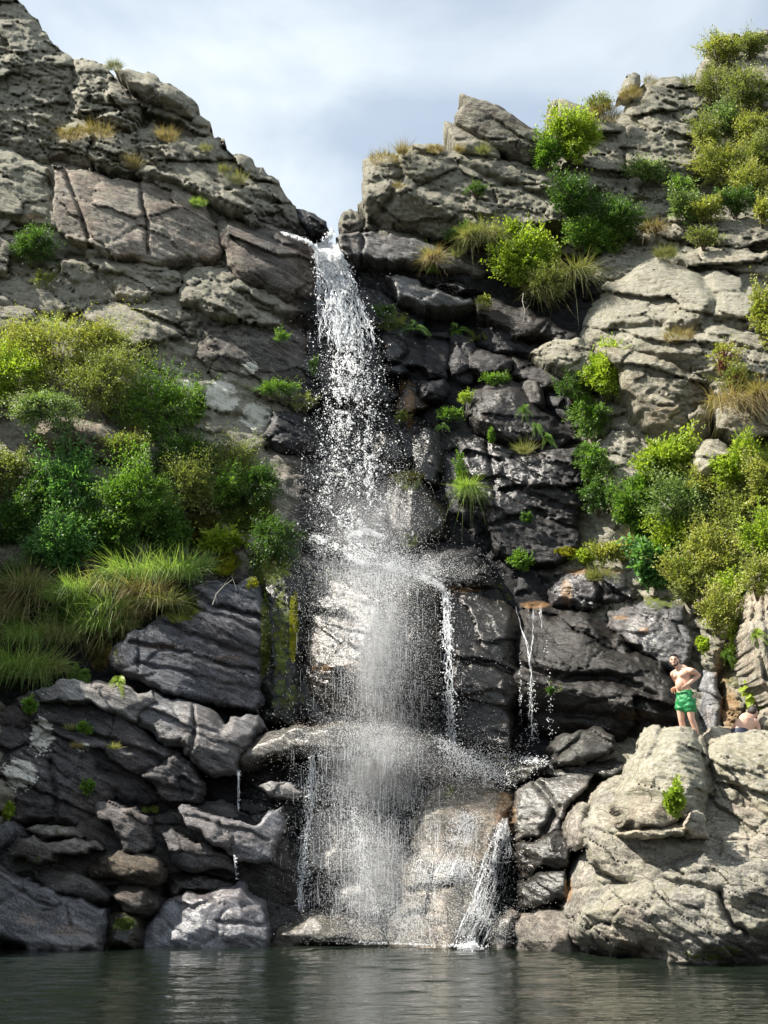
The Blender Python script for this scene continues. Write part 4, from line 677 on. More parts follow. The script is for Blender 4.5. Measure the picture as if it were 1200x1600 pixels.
def bush(px, py, rx, ry, kind, label, name='bush', cat='bush', n=None, leaf=0.062, lw=0.55, open_=1.0, group=None, hang=0.0, bark=None, pop=0.15, seed=None, twig=True, tilt=0.0):
    """a shrub: wood that forks from its foot, sprigs that carry the leaves"""
    SEED[0] += 1; rng = np.random.default_rng(seed or SEED[0])
    if rx > 18 and not (px > 1050 and py < 400): rx *= 1.2; ry *= 1.15
    elif rx > 18: open_ *= 0.8
    Y = depth_at(px, py)-pop; Yf = depth_at(px, min(py+ry*0.7, 1480)); Y = min(Y, Yf)
    s = 1/ppm(px, py, Y); c = W3(px, py, Y)[()]; rX, rZ = rx*s, ry*s; rY = 0.55*min(rX, rZ)+0.15
    c = c+np.array([0, -0.12*rY, 0])
    foot = c+np.array([0, rY*0.6, -rZ*0.75]) if hang < 0.5 else c+np.array([0, rY*0.5, rZ*0.8])
    root = empty(name, foot, label, cat, group)
    area = math.pi*rX*rZ; n = n or int(np.clip(area*150*open_, 45, 520))
    # sprigs
    d = unit(rng.normal(size=(n, 3))); d[:, 1] = -np.abs(d[:, 1])*0.9+0.25*rng.normal(size=n); d = unit(d); d[:, 2] += 0.12-0.5*hang
    lump = 0.80+0.5*fbm(d[:, 0]*1.6+SEED[0], d[:, 1]*1.6, d[:, 2]*1.6, 3, 3)+0.10*rng.normal(size=n)
    R3 = np.array([rX, rY, rZ]); start = c+d*R3*rng.uniform(0.15, 0.6, (n, 1)); end = c+d*R3*lump[:, None]
    up = np.array([0, -0.05, 1.0-2.2*hang]); bend = up*(0.22*np.linalg.norm(end-start, axis=1)[:, None])
    m = 18; t = np.tile(np.linspace(0.18, 1.0, m), (n, 1)); t = (t+rng.normal(size=t.shape)*0.02)[:, :, None]
    Q = start[:, None]*(1-t)+end[:, None]*t+bend[:, None]*t*t
    ax = unit(end-start)[:, None]+0*Q; side = unit(rng.normal(size=Q.shape))
    spread = 0.05+0.05*(1-t)
    Q = Q+side*spread*rng.uniform(0.2, 1, t.shape)*min(1.0, rX*1.6)
    D = unit(0.6*ax+side*0.9+np.array([0, -0.1, 0.25-0.9*hang])); Nn = unit(rng.normal(size=Q.shape)*0.6+np.array([-0.25, -0.45, 0.75]))
    L_ = leaf*1.5*rng.uniform(0.6, 1.35, Q.shape[:2])*(1.05-0.35*t[..., 0])
    keep = rng.uniform(size=n*m) < 0.92
    V, F = leaves_mesh(Q.reshape(-1, 3)[keep], D.reshape(-1, 3)[keep], Nn.reshape(-1, 3)[keep], L_.ravel()[keep], L_.ravel()[keep]*lw, rng)
    tint = np.clip(0.45+0.28*rng.normal(size=(n, 1))+0.28*(t[..., 0]-0.5)+0.12*rng.normal(size=(n, m)), 0, 1).ravel()[keep]
    mesh_obj('foliage', V, F, LM[kind], root, False, {'tint': ('FLOAT', np.repeat(tint, 4))})
    if twig:
        k = rng.choice(n, min(n, 70), replace=False); paths = []; rads = []
        for i in k[:6]:
            e = start[i]; mid = foot*0.5+e*0.5+rng.normal(size=3)*0.08*rX
            paths.append([foot, mid, e]); rads.append([0.028, 0.018, 0.010])
        for i in k:
            j = k[rng.integers(0, min(6, len(k)))]; a0 = foot*0.45+start[j]*0.55
            paths.append([a0*0.5+foot*0.5 if rng.random() < .5 else a0, start[i], start[i]*.5+end[i]*.5+bend[i]*.25, end[i]+bend[i]]); rads.append([0.012, 0.008, 0.005, 0.0025])
        V, F = tubes(paths, rads, 4); mesh_obj('branch', V, F, bark or BARK, root, True)
    return root
def blades(P, D, ln, wd, droop, rng, seg=4):
    """curved grass blades"""
    n = len(P); D = unit(D); t = np.linspace(0, 1, seg+1)
    side = unit(np.cross(D, np.array([0.05, 1.0, 0.1])+0.5*rng.normal(size=D.shape)))
    g = np.array([0, -0.15, -1.0])
    pts = [P+D*(ln[:, None]*q)+g*(droop*ln)[:, None]*q*q for q in t]
    V = []; 
    for q, p in zip(t, pts):
        w = (wd*(1-q)**0.7+0.0004)[:, None]; V += [p-side*w/2, p+side*w/2]
    V = np.stack(V, 1).reshape(-1, 3); i = np.arange(n)*2*(seg+1); F = []
    for k in range(seg): F.append(np.stack([i+2*k, i+2*k+1, i+2*k+3, i+2*k+2], -1))
    return V, np.concatenate(F)
def tuft_geo(h, r, n, droop, rng, spread=0.8, wd=0.012, lean=(0, 0, 0)):
    a = rng.uniform(0, 6.283, n); q = np.sqrt(rng.uniform(size=n))*r
    P = np.stack([np.cos(a)*q, np.sin(a)*q*0.7, 0.05*rng.normal(size=n)*r], -1)
    D = np.stack([np.cos(a)*spread*rng.uniform(0.1, 1, n), np.sin(a)*spread*rng.uniform(0.1, 1, n)-0.15, np.ones(n)], -1)+np.array(lean)+0.30*rng.normal(size=(n, 3))
    ln = h*rng.uniform(0.55, 1.15, n)
    return blades(P, D, ln, np.full(n, wd)*rng.uniform(.6, 1.3, n), droop*rng.uniform(.1, 1.7, n), rng)
def grass(px, py, w, h, kind, label, droop=0.8, n=220, name='grass_tuft', cat='grass', group=None, pop=0.12, spread=0.7, wd=0.013, r=None, lean=(0, 0, 0), hang=False):
    """(px, py) is the foot of the tuft, w and h its size in photo pixels"""
    SEED[0] += 1; rng = np.random.default_rng(SEED[0]); Y = depth_at(px, py)-pop; s = 1/ppm(px, py, Y); c = W3(px, py, Y)[()]
    if hang: lean = (0, -0.5, -0.7)
    V, F = tuft_geo(h*s, (w*s/2)*(r if r is not None else 0.75), int(n*1.8), droop, rng, spread, wd, lean)
    nb = 10; tint = np.repeat(np.clip(0.5+0.3*rng.normal(size=len(V)//nb), 0, 1), nb)
    o = mesh_obj(name, V+c, F, LM[kind], None, True, {'tint': ('FLOAT', tint)}, origin=c)
    return tag(o, label, cat, group)
def fern(px, py, w, label, kind='green', n=9, group=None, pop=0.1, down=0.3):
    SEED[0] += 1; rng = np.random.default_rng(SEED[0]); Y = depth_at(px, py)-pop; s = 1/ppm(px, py, Y); c = W3(px, py, Y)[()]; Lr = w*s*0.62
    PP, DD, NN, LL = [], [], [], []; paths = []
    for i in range(n):
        a = rng.uniform(0, 6.283); d = np.array([math.cos(a), -0.5-0.4*rng.random(), math.sin(a)*0.8+0.25-down]); d /= np.linalg.norm(d); l = Lr*rng.uniform(.6, 1.1)
        m = 13; t = np.linspace(0.1, 1, m); p = c+np.outer(t*l, d)+np.outer(t*t*l, [0, 0, -0.45-down]); paths.append(np.vstack([c, p]))
        T = unit(np.gradient(p, axis=0)); B = unit(np.cross(T, [0.1, -1, 0.35]))
        for sg in (-1, 1):
            PP.append(p); DD.append(B*sg+T*0.45); NN.append(np.tile([0.1, -0.7, 0.6], (m, 1))); LL.append(l*0.30*(1-t*0.8)+0.01)
    root = empty('fern', c, label, 'fern', group)
    for i in range(n):
        k = 2*i; l2 = np.concatenate(LL[k:k+2]); V, F = leaves_mesh(np.concatenate(PP[k:k+2]), np.concatenate(DD[k:k+2]), np.concatenate(NN[k:k+2]), l2, l2*0.38, rng, 0.1)
        V2, F2 = tubes([paths[i]], [0.004], 3)
        mesh_obj('frond', np.concatenate([V, V2]), [F, F2+len(V)], LM[kind], root, False, {'tint': ('FLOAT', np.concatenate([np.repeat(rng.uniform(.2, 1, len(V)//4), 4), np.full(len(V2), .4)]))})
    return root
def moss(px, py, rx, ry, kind, label, n=None):
    """cushion of moss: thousands of short shoots over the rock it grows on"""
    SEED[0] += 1; rng = np.random.default_rng(SEED[0]); n = n or int(rx*ry*3.2)
    a = rng.uniform(0, 6.283, n); q = np.sqrt(rng.uniform(size=n))*(0.75+0.35*vnoise(np.cos(a)*1.7+SEED[0], np.sin(a)*1.7, a*0, 4)); X = px+rx*q*np.cos(a); Yp = py+ry*q*np.sin(a)
    Yd = surf(X, Yp, 0); Yd = np.where(Yd > 50, field(X, Yp), Yd); sm_ = surf(X, Yp, 1); Yd = np.minimum(Yd, sm_+0.1)
    bump_ = 0.10*np.clip(1-q*q, 0, 1)+0.09*vnoise(X/9, Yp/7, X*0, 8)
    P = W3(X, Yp, Yd-bump_-0.02); D = unit(rng.normal(size=P.shape)*0.8+np.array([-0.1, -0.9, 0.35])); l = rng.uniform(.02, .05, n)
    V, F = leaves_mesh(P, D, rng.normal(size=P.shape), l, l*0.7, rng)
    o = mesh_obj('moss_cushion', V, F, LM[kind], None, False, {'tint': ('FLOAT', np.repeat(np.clip(0.5+bump_*3+0.2*rng.normal(size=n), 0, 1), 4))})
    return tag(o, label, 'moss', None, 'stuff')
# ---- left side, from top to bottom
bush(92, 555, 100, 62, 'gold', 'big sunlit yellow-olive bush on the left ledge', leaf=0.05, open_=1.5)
bush(10, 600, 55, 60, 'lime', 'yellow-green bush cut by the left edge of the view, beside the big sunlit bush', leaf=0.06)
bush(70, 640, 55, 36, 'sage', 'pale sprays hanging under the big sunlit left bush', leaf=0.05, hang=0.6)
bush(165, 610, 60, 52, 'olive', 'olive shrub at the right end of the big sunlit left bush', leaf=0.05)
bush(245, 645, 62, 55, 'green', 'mid-green shrub on the slope below the pale lichen rocks', leaf=0.055)
bush(290, 720, 52, 40, 'deep', 'dark shrub trailing down the slope, left of the white lichen patch', leaf=0.055)
bush(365, 735, 42, 46, 'olive', 'small-leaved olive shrub nearest the spray on the left slope', leaf=0.045)
bush(310, 635, 14, 40, 'green', 'narrow leafy creeper in the crack beside the white lichen', leaf=0.06, hang=0.3)
bush(105, 780, 50, 66, 'blue', 'upright blue-green shrub with sunlit tips beneath the overhanging left slab', leaf=0.075, open_=1.3)
bush(215, 780, 62, 60, 'green', 'rounded bright-edged shrub right of the upright blue-green shrub', leaf=0.06, open_=1.3)
bush(15, 740, 40, 40, 'olive', 'hazy olive shrub at the left edge beneath the pale boulders', leaf=0.05)
bush(18, 820, 45, 50, 'deep', 'dark green shrub low at the left edge above the dry grass', leaf=0.06)
bush(95, 860, 60, 52, 'blue', 'dense blue-green shrub in the hollow above the grassy ledge', leaf=0.06)
bush(175, 850, 50, 42, 'deep', 'dark shrub in the shaded hollow between two rounded shrubs', leaf=0.06)
bush(265, 840, 40, 40, 'deep', 'shadowy broad-leaved shrub left of the brown moss', leaf=0.08)
bush(300, 770, 45, 45, 'olive', 'thin olive shrub above the brown moss patch', leaf=0.05)
bush(410, 755, 32, 38, 'deep', 'dark creeper hanging beside the left edge of the spray', leaf=0.05, hang=0.5)
bush(430, 840, 40, 45, 'deep', 'dark ferny growth on the wet column left of the spray', leaf=0.045, hang=0.4)
bush(55, 390, 38, 30, 'deep', 'small dark bush in the hollow under the top left outcrop', leaf=0.05)
bush(70, 440, 22, 12, 'olive', 'tiny cushion plant on the pale knob below the hollow', leaf=0.04, twig=False)
bush(345, 850, 30, 18, 'lime', 'bright broad-leaved plant beside the yellow moss', leaf=0.10, name='leafy_plant', cat='plant', twig=False)
bush(428, 612, 36, 14, 'green', 'strip of green plants on a narrow ledge left of the upper fall', leaf=0.045, name='ledge_plant', cat='plant', twig=False)
bush(475, 632, 22, 14, 'olive', 'olive plants at the right end of the narrow ledge by the upper fall', leaf=0.04, name='ledge_plant', cat='plant', twig=False)
bush(440, 530, 16, 14, 'green', 'small green plant on the rock left of the upper fall', leaf=0.04, name='ledge_plant', cat='plant', twig=False)
bush(490, 575, 10, 22, 'deep', 'dark plant right at the left border of the falling spray', leaf=0.04, name='ledge_plant', cat='plant', twig=False)
bush(125, 965, 50, 38, 'green', 'low leafy shrub among the grass above the hanging roots', leaf=0.045, open_=1.2)
bush(20, 930, 35, 50, 'deep', 'dark shrub at the left edge between two grass tussocks', leaf=0.05)
moss(390, 805, 52, 38, 'greenmoss', 'smooth green moss cushion between slope and spray')
moss(318, 825, 30, 45, 'brownmoss', 'brown moss patch at the right end of the left shrubs')
moss(352, 882, 26, 24, 'moss', 'bright yellow moss cushion on the corner of the grassy ledge')
moss(395, 912, 12, 10, 'moss', 'little yellow moss dot right of the bright yellow moss cushion')
moss(278, 940, 32, 28, 'greenmoss', 'moss pad under the grass at the right end of the ledge')
moss(458, 985, 9, 70, 'moss', 'long yellow-green moss strip down the wet column')
moss(415, 1000, 10, 80, 'greenmoss', 'narrow dark green moss strip at the left side of the wet column')
moss(155, 1015, 20, 40, 'brownmoss', 'hanging brown moss and roots under the grassy ledge')
moss(640, 745, 34, 12, 'brownmoss', 'brown-green moss cap on the wet hump behind the spray')
moss(610, 510, 26, 10, 'greenmoss', 'green moss pad on the ledge right of the upper fall')
moss(885, 862, 22, 10, 'moss', 'yellow moss on the ledge above the glossy wet stone')
moss(195, 1442, 18, 10, 'greenmoss', 'moss on the small stone between the two left waterline slabs')
g1 = dict(droop=0.55)
for a in [(215, 905, 110, 75, 'grass', 'broad fresh tussock in the middle of the left grassy ledge', 420), (270, 900, 90, 62, 'grass', 'tall fresh tussock at the right end of the left grassy ledge', 420),
          (310, 885, 50, 40, 'grass', 'short bright tussock touching the yellow moss', 200), (225, 930, 70, 60, 'straw', 'dry straw blades hanging from the middle of the left grassy ledge', 200),
          (170, 925, 80, 60, 'mix', 'half-dry tussock over the low leafy shrub', 260), (190, 985, 50, 45, 'mix', 'grass fringe over the hanging brown moss', 160), (100, 940, 60, 60, 'grass', 'green tussock at the left end of the grassy ledge', 220),
          (40, 920, 60, 60, 'mix', 'drooping half-dry tussock above the sunlit left tussock', 300), (30, 1055, 95, 85, 'grass', 'large sunlit tussock at the left edge over the lichen wall', 520), (75, 1050, 50, 60, 'mix', 'pale tussock right of the large sunlit left tussock', 200)]:
    grass(a[0], a[1], a[2], a[3], a[4], a[5], n=a[6], droop=0.8, spread=1.0, pop=0.55, wd=0.016)
for a in [(150, 985, 80, 60, 'grass', 'bright tussock leaning over the hanging brown moss', 300), (250, 945, 70, 46, 'mix', 'lower fringe of the grassy ledge above the blue-grey slab', 260), (95, 1000, 70, 60, 'mix', 'half-dry tussock between the leafy shrub and the sunlit left tussock', 300), (40, 1000, 70, 60, 'grass', 'green tussock just above the large sunlit left tussock', 300),
          (170, 955, 80, 56, 'grass', 'fresh tussock in the left half of the grassy ledge', 320), (10, 970, 50, 60, 'mix', 'long grass at the left edge over the large sunlit tussock', 220), (205, 960, 60, 44, 'straw', 'straw fringe at the foot of the middle tussock', 220), (120, 925, 70, 50, 'grass', 'grass behind the low leafy shrub', 240)]:
    grass(a[0], a[1], a[2], a[3], a[4], a[5], n=a[6], droop=0.8, spread=1.0, pop=0.5, wd=0.016)
grass(40, 930, 60, 70, 'straw', 'hanging mat of dead grass at the left edge', n=260, hang=True)
grass(218, 672, 24, 30, 'straw', 'dead grass hanging at the right end of the overhanging left slab', n=120, hang=True)
grass(170, 990, 40, 55, 'straw', 'dead roots and grass dangling over the hanging brown moss', n=90, hang=True)
grass(195, 585, 20, 40, 'grass', 'spiky pale tuft standing in the big sunlit left bush', n=60, droop=0.1, spread=0.35)
grass(85, 515, 14, 34, 'grass', 'small spiky tuft on top of the big sunlit left bush', n=40, droop=0.1, spread=0.35)
for i, a in enumerate([(180, 106, 30, 16, 'mix', 'dry tuft on the skyline of the left summit block'), (262, 218, 34, 26, 'straw', 'pale golden tuft below the rounded hood of rock'), (208, 262, 26, 34, 'straw', 'golden tuft at the end of the overhang crack on the left summit'),
          (150, 212, 60, 30, 'straw', 'wide mat of dead grass on the left summit block'), (110, 215, 40, 24, 'straw', 'dead grass at the left corner of the left summit block'), (372, 285, 26, 30, 'mix', 'golden tuft on the sloping shoulder, nearest the lip'),
          (350, 268, 20, 18, 'mix', 'small tuft above the golden tuft on the sloping shoulder'), (310, 320, 30, 14, 'grass', 'low green tuft above the smooth brown slab'), (322, 235, 20, 16, 'mix', 'little tuft at the foot of the rounded hood of rock'),
          (600, 250, 60, 20, 'straw', 'golden mat of grass on the left corner of the undercut crag'), (628, 240, 16, 34, 'straw', 'golden grass in the cleft of the undercut crag'), (680, 236, 30, 14, 'straw', 'thin golden tuft along the top of the undercut crag'),
          (718, 236, 14, 16, 'straw', 'tiny golden tuft under the small pointed slab'), (755, 240, 14, 26, 'mix', 'yellow-green tuft leaning on the small pointed slab'), (622, 292, 18, 12, 'straw', 'dry tuft on the face of the undercut crag'),
          (945, 185, 60, 32, 'straw', 'thick pale grass mat between the two right skyline crags'), (985, 150, 40, 20, 'straw', 'pale grass beneath the upright knob of rock'), (1015, 128, 26, 14, 'straw', 'thin grass on top of the highest right crag'),
          (1075, 128, 26, 16, 'mix', 'dry tuft beside the open shrub on the right skyline'), (678, 425, 30, 50, 'grass', 'upright bright tuft on the pale ledge right of the upper fall'), (1040, 400, 40, 22, 'mix', 'dry grass on top of the huge right boulder'),
          (820, 708, 26, 34, 'mix', 'lone tuft on the top of the tall rectangular slab'), (735, 535, 0, 0, '', ''), (935, 905, 40, 30, 'mix', 'drooping tuft above the glossy wet stone'), (1003, 850, 50, 40, 'straw', 'brown hanging grass at the foot of the dark fern'),
          (1060, 528, 60, 20, 'straw', 'dry mat of grass in the cleft of the huge right boulder'), (120, 1168, 16, 14, 'straw', 'tiny dry tuft on the lichen wall'), (178, 1170, 20, 16, 'mix', 'small dry tuft on the dark wall right of the lichen spots'),
          (110, 1140, 16, 14, 'mix', 'small tuft beneath the flat pale ledge stone'), (715, 400, 18, 20, 'mix', 'small tuft on the wet ledge left of the drooping grass')]):
    if a[4]: grass(a[0], a[1], a[2], a[3], a[4], a[5], n=110 if a[2] < 30 else 240, droop=0.5, spread=0.8, pop=0.1, wd=0.010)
for a in [(762, 372, 50, 50, 'mix', 'drooping half-dry grass under the undercut crag'), (740, 372, 34, 40, 'mix', 'left clump of drooping grass under the undercut crag'), (850, 455, 60, 44, 'mix', 'grass curtain hanging below the bright lime bush'), (905, 430, 34, 60, 'mix', 'long grass curtain left of the huge right boulder'),
          (1140, 630, 80, 60, 'straw', 'dead grass mat hanging above the small pale boulder'), (1190, 620, 40, 60, 'straw', 'dead grass hanging at the right edge'), (732, 765, 22, 44, 'grass', 'pale green grass tail left of the tall rectangular slab'),
          (678, 405, 24, 36, 'straw', 'dry blades hanging below the upright bright tuft'), (1020, 360, 30, 30, 'straw', 'brown grass under the right crag')]:
    grass(a[0], a[1], a[2], a[3], a[4], a[5], n=260, hang=True, pop=0.3)
# ---- right side
bush(895, 225, 42, 42, 'lime', 'bright green bush on the skyline beside the pointed blade', leaf=0.075, open_=1.3)
bush(855, 245, 22, 28, 'green', 'darker green bush left of the bright skyline bush', leaf=0.07)
bush(935, 170, 22, 18, 'olive', 'low olive tuft of shrub on the round-topped crag', leaf=0.05)
bush(1012, 272, 34, 18, 'sage', 'small grey-green shrub on the face of the highest right crag', leaf=0.06)
bush(820, 415, 56, 46, 'lime', 'brilliant lime-yellow bush overhanging the dark wall', leaf=0.085, open_=1.5, pop=0.5)
bush(800, 365, 14, 22, 'lime', 'sprig of lime leaves above the brilliant lime bush', leaf=0.07)
bush(858, 450, 34, 32, 'olive', 'duller shrub at the right foot of the brilliant lime bush', leaf=0.05, pop=0.4)
bush(895, 320, 42, 40, 'deep', 'dark shrub on the shaded face above the lime bush', leaf=0.055)
bush(930, 375, 46, 36, 'green', 'green shrub in the gully left of the grass curtain', leaf=0.06)
bush(745, 300, 20, 14, 'deep', 'small dark plant on the face of the undercut crag', leaf=0.04)
bush(960, 350, 40, 45, 'deep', 'dark shrub deep in the gully under the right crags', leaf=0.055)
bush(730, 372, 36, 20, 'deep', 'dark plants in the shade under the undercut crag', leaf=0.05)
bush(1125, 85, 46, 34, 'gold', 'open twiggy shrub on the right skyline', leaf=0.06, open_=0.8)
bush(1175, 75, 30, 28, 'olive', 'twiggy shrub in the top right corner', leaf=0.055, open_=0.9)
bush(1115, 140, 40, 40, 'olive', 'brownish twiggy shrub beneath the open skyline shrub', leaf=0.045, open_=0.8)
bush(1165, 150, 40, 50, 'olive', 'dull olive shrub against the right edge of the skyline slope', leaf=0.05)
bush(1135, 195, 46, 34, 'sage', 'grey-green shrub in the middle of the right slope', leaf=0.055)
bush(1130, 265, 62, 48, 'gold', 'wide yellow-olive shrub on the right slope', leaf=0.05, open_=1.4)
bush(1190, 250, 40, 50, 'olive', 'olive shrub on the right slope cut by the right edge', leaf=0.05)
bush(1075, 335, 42, 34, 'sage', 'pale green shrub low on the right slope', leaf=0.065)
bush(1150, 320, 44, 30, 'deep', 'shadowed shrub beneath the wide yellow-olive shrub', leaf=0.05)
bush(1192, 335, 22, 30, 'gold', 'leafy sprays at the right edge above the knobbly rock band', leaf=0.06)
bush(1100, 375, 40, 20, 'olive', 'low olive scrub on the knobbly rock band', leaf=0.045)
bush(1192, 500, 22, 58, 'gold', 'leafy shrub hanging at the right edge beside the huge boulder', leaf=0.06)
bush(1150, 600, 34, 34, 'olive', 'sparse red-stemmed shrub on the right-hand rock', leaf=0.05, open_=0.5, bark=REDBARK)
bush(1128, 560, 26, 26, 'gold', 'thin shrub with pale leaves above the red-stemmed shrub', leaf=0.05, open_=0.4, bark=REDBARK)
bush(946, 590, 34, 44, 'lime', 'bright yellow-green bush tucked under the huge right boulder', leaf=0.07, open_=1.4, pop=0.6)
bush(895, 610, 30, 22, 'deep', 'dark shrub under the pale pointed slab', leaf=0.045, pop=0.3)
bush(920, 650, 28, 44, 'green', 'shaded creeper hanging below the bright yellow-green bush', leaf=0.05, hang=0.5)
bush(925, 720, 26, 44, 'green', 'creeper beside the tall rectangular slab', leaf=0.05, hang=0.5)
bush(935, 775, 30, 34, 'deep', 'lower end of the creeper beside the tall rectangular slab', leaf=0.05, hang=0.3)
bush(1040, 730, 46, 44, 'lime', 'bright broad-leaved bush left of the small pale boulder', leaf=0.08, open_=1.3, pop=0.5)
bush(1160, 740, 50, 42, 'lime', 'bright green bush right of the small pale boulder', leaf=0.075, open_=1.3, pop=0.5)
bush(1075, 800, 62, 52, 'sage', 'large pale green bush in the middle of the right thicket', leaf=0.055, open_=1.4, pop=0.6)
bush(1165, 810, 52, 52, 'olive', 'large olive bush at the right side of the thicket', leaf=0.055, open_=1.3, pop=0.6)
bush(1110, 870, 60, 48, 'gold', 'sunlit yellow-olive bush low in the right thicket', leaf=0.05, open_=1.4, pop=0.7)
bush(1020, 830, 34, 34, 'green', 'glossy broad-leaved bush at the left border of the right thicket', leaf=0.08, pop=0.3)
bush(1025, 890, 36, 34, 'blue', 'dark bush with large rounded leaves above the flat grey slab', leaf=0.10, lw=0.8, pop=0.3)
bush(1140, 930, 34, 44, 'lime', 'lime bush hanging down behind the steep pale rock', leaf=0.055, open_=1.2, pop=0.6, hang=0.3)
bush(1080, 925, 34, 26, 'olive', 'pale scrub fringe above the rock pillar', leaf=0.045, pop=0.4)
bush(1150, 1000, 20, 44, 'lime', 'leafy strand hanging down toward the seated man', leaf=0.06, hang=0.6, pop=0.4)
bush(1098, 1010, 10, 16, 'lime', 'little green sprig on the pillar above the standing man', leaf=0.06, pop=0.2, twig=False)
bush(958, 865, 34, 18, 'gold', 'yellowish plants on the ledge over the glossy wet stone', leaf=0.07, name='ledge_plant', cat='plant', twig=False)
bush(912, 872, 18, 12, 'lime', 'lime plants left on the ledge over the glossy wet stone', leaf=0.06, name='ledge_plant', cat='plant', twig=False)
bush(815, 880, 22, 18, 'green', 'rounded green plant at the foot of the tall rectangular slab', leaf=0.05, name='ledge_plant', cat='plant', twig=False)
bush(1052, 1252, 17, 30, 'lime', 'single bright green plant growing between the lower right boulders', leaf=0.06, open_=3, name='small_plant', cat='plant', pop=0.2)
bush(139, 1232, 10, 11, 'green', 'little green plant on the shaded wall, lower left', leaf=0.05, open_=3, name='small_plant', cat='plant', twig=False)
bush(133, 1140, 12, 8, 'green', 'little green plant among the white lichen spots', leaf=0.045, open_=3, name='small_plant', cat='plant', twig=False)
bush(14, 1268, 8, 10, 'lime', 'tiny bright plant at the left edge over the rock pile', leaf=0.06, open_=3, name='small_plant', cat='plant', twig=False)
bush(48, 1105, 9, 10, 'green', 'tiny plant beneath the sunlit left tussock', leaf=0.06, open_=3, name='small_plant', cat='plant', twig=False)
bush(720, 745, 12, 36, 'green', 'narrow green plant strip left of the tall rectangular slab', leaf=0.05, name='ledge_plant', cat='plant', twig=False)
bush(705, 652, 22, 12, 'green', 'moss-green plants on the joint left of the lens-shaped slab', leaf=0.045, name='ledge_plant', cat='plant', twig=False)
bush(728, 625, 14, 12, 'lime', 'small lime plants above the lens-shaped slab', leaf=0.045, name='ledge_plant', cat='plant', twig=False)
bush(630, 655, 14, 14, 'olive', 'olive plants on the rust-brown rock right of the spray', leaf=0.04, name='ledge_plant', cat='plant', twig=False)
bush(770, 595, 26, 8, 'green', 'row of little plants on top of the lens-shaped slab', leaf=0.045, name='ledge_plant', cat='plant', twig=False)
bush(822, 812, 10, 8, 'deep', 'dark plant on the face of the tall rectangular slab', leaf=0.045, name='ledge_plant', cat='plant', twig=False)
bush(768, 684, 6, 12, 'green', 'tiny plant in the lower joint of the lens-shaped slab', leaf=0.045, name='ledge_plant', cat='plant', twig=False)
bush(600, 488, 20, 10, 'deep', 'dark plants beneath the lip stones right of the fall', leaf=0.045, name='ledge_plant', cat='plant', twig=False)
bush(755, 475, 16, 14, 'gold', 'yellow plants at the right end of the pale glossy ledge stone', leaf=0.05, name='ledge_plant', cat='plant', twig=False)
bush(860, 1080, 5, 4, 'deep', 'speck of green on the big smooth dark boulder', leaf=0.04, name='ledge_plant', cat='plant', twig=False)
for a in [(648, 512, 46, 'dark fern on the wet ledge right of the upper fall', 'deep'), (715, 515, 44, 'fern hanging under the pale glossy ledge stone', 'green'), (820, 640, 34, 'fern high in the slanting joint of the right wall', 'green'), (838, 662, 34, 'fern in the middle of the slanting joint of the right wall', 'green'),
          (854, 684, 34, 'fern low in the slanting joint of the right wall', 'green'), (690, 665, 24, 'little fern left of the lens-shaped slab', 'green'), (112, 1040, 60, 'fern beside the large sunlit left tussock', 'green'), (185, 1062, 40, 'bright fern over the flat pale ledge stone', 'lime'),
          (135, 1052, 40, 'fern under the hanging brown moss', 'green'), (1000, 825, 60, 'big dark fern at the left of the right thicket', 'deep'), (1180, 990, 34, 'yellow-green fern beside the steep pale rock', 'lime'), (905, 700, 30, 'fern at the shoulder of the tall rectangular slab', 'deep'), (1135, 1020, 30, 'small fern on the mossy wall above the seated man', 'green')]:
    fern(a[0], a[1], a[2], a[3], a[4])
for a in [(1010, 770, 34, 30, 'green', 'leafy shrub in the angle under the brown underside of the wedge', 0.07), (1115, 770, 44, 30, 'gold', 'yellowish shrub directly below the small pale boulder', 0.055), (1195, 860, 34, 50, 'lime', 'lime shrub at the right edge over the steep pale rock', 0.06),
          (1055, 855, 44, 38, 'lime', 'lime shrub between the pale green bush and the large-leaved dark bush', 0.06), (1070, 905, 44, 30, 'gold', 'sunlit straw-green scrub left of the hanging lime bush', 0.05), (1120, 960, 32, 34, 'gold', 'sunlit scrub at the top of the rock pillar', 0.05),
          (1185, 910, 26, 30, 'gold', 'small scrub on the brow of the steep pale rock', 0.05), (985, 800, 26, 36, 'green', 'slim shrub left of the broad-leaved bush in the thicket', 0.06), (1195, 760, 30, 50, 'gold', 'shrub in the thicket cut by the right edge', 0.055),
          (1100, 215, 30, 40, 'olive', 'dull shrub left of the grey-green shrub on the right slope', 0.05), (1175, 210, 34, 40, 'gold', 'yellow shrub high on the right slope near the edge', 0.05), (1170, 290, 40, 34, 'gold', 'yellow-olive shrub beneath the wide one on the right slope', 0.05), (1060, 300, 24, 26, 'green', 'green shrub in the joint right of the highest right crag', 0.055), (1105, 330, 36, 26, 'gold', 'yellowish shrub over the low olive scrub', 0.05),
          (160, 545, 44, 34, 'gold', 'sunlit shrub at the right shoulder of the big yellow-olive bush', 0.05), (45, 545, 44, 34, 'gold', 'sunlit shrub at the left shoulder of the big yellow-olive bush', 0.05), (200, 700, 34, 24, 'olive', 'scrub over the right end of the overhanging left slab', 0.05), (350, 770, 30, 30, 'green', 'leafy creeper right above the smooth green moss', 0.055),
          (60, 790, 34, 34, 'green', 'shrub left of the upright blue-green shrub', 0.065), (140, 830, 36, 30, 'green', 'shrub in front of the two dark ones in the hollow', 0.06)]:
    bush(a[0], a[1], a[2], a[3], a[4], a[5], leaf=a[6], open_=1.2, pop=0.6 if a[0] > 900 and a[1] > 600 else 0.2)
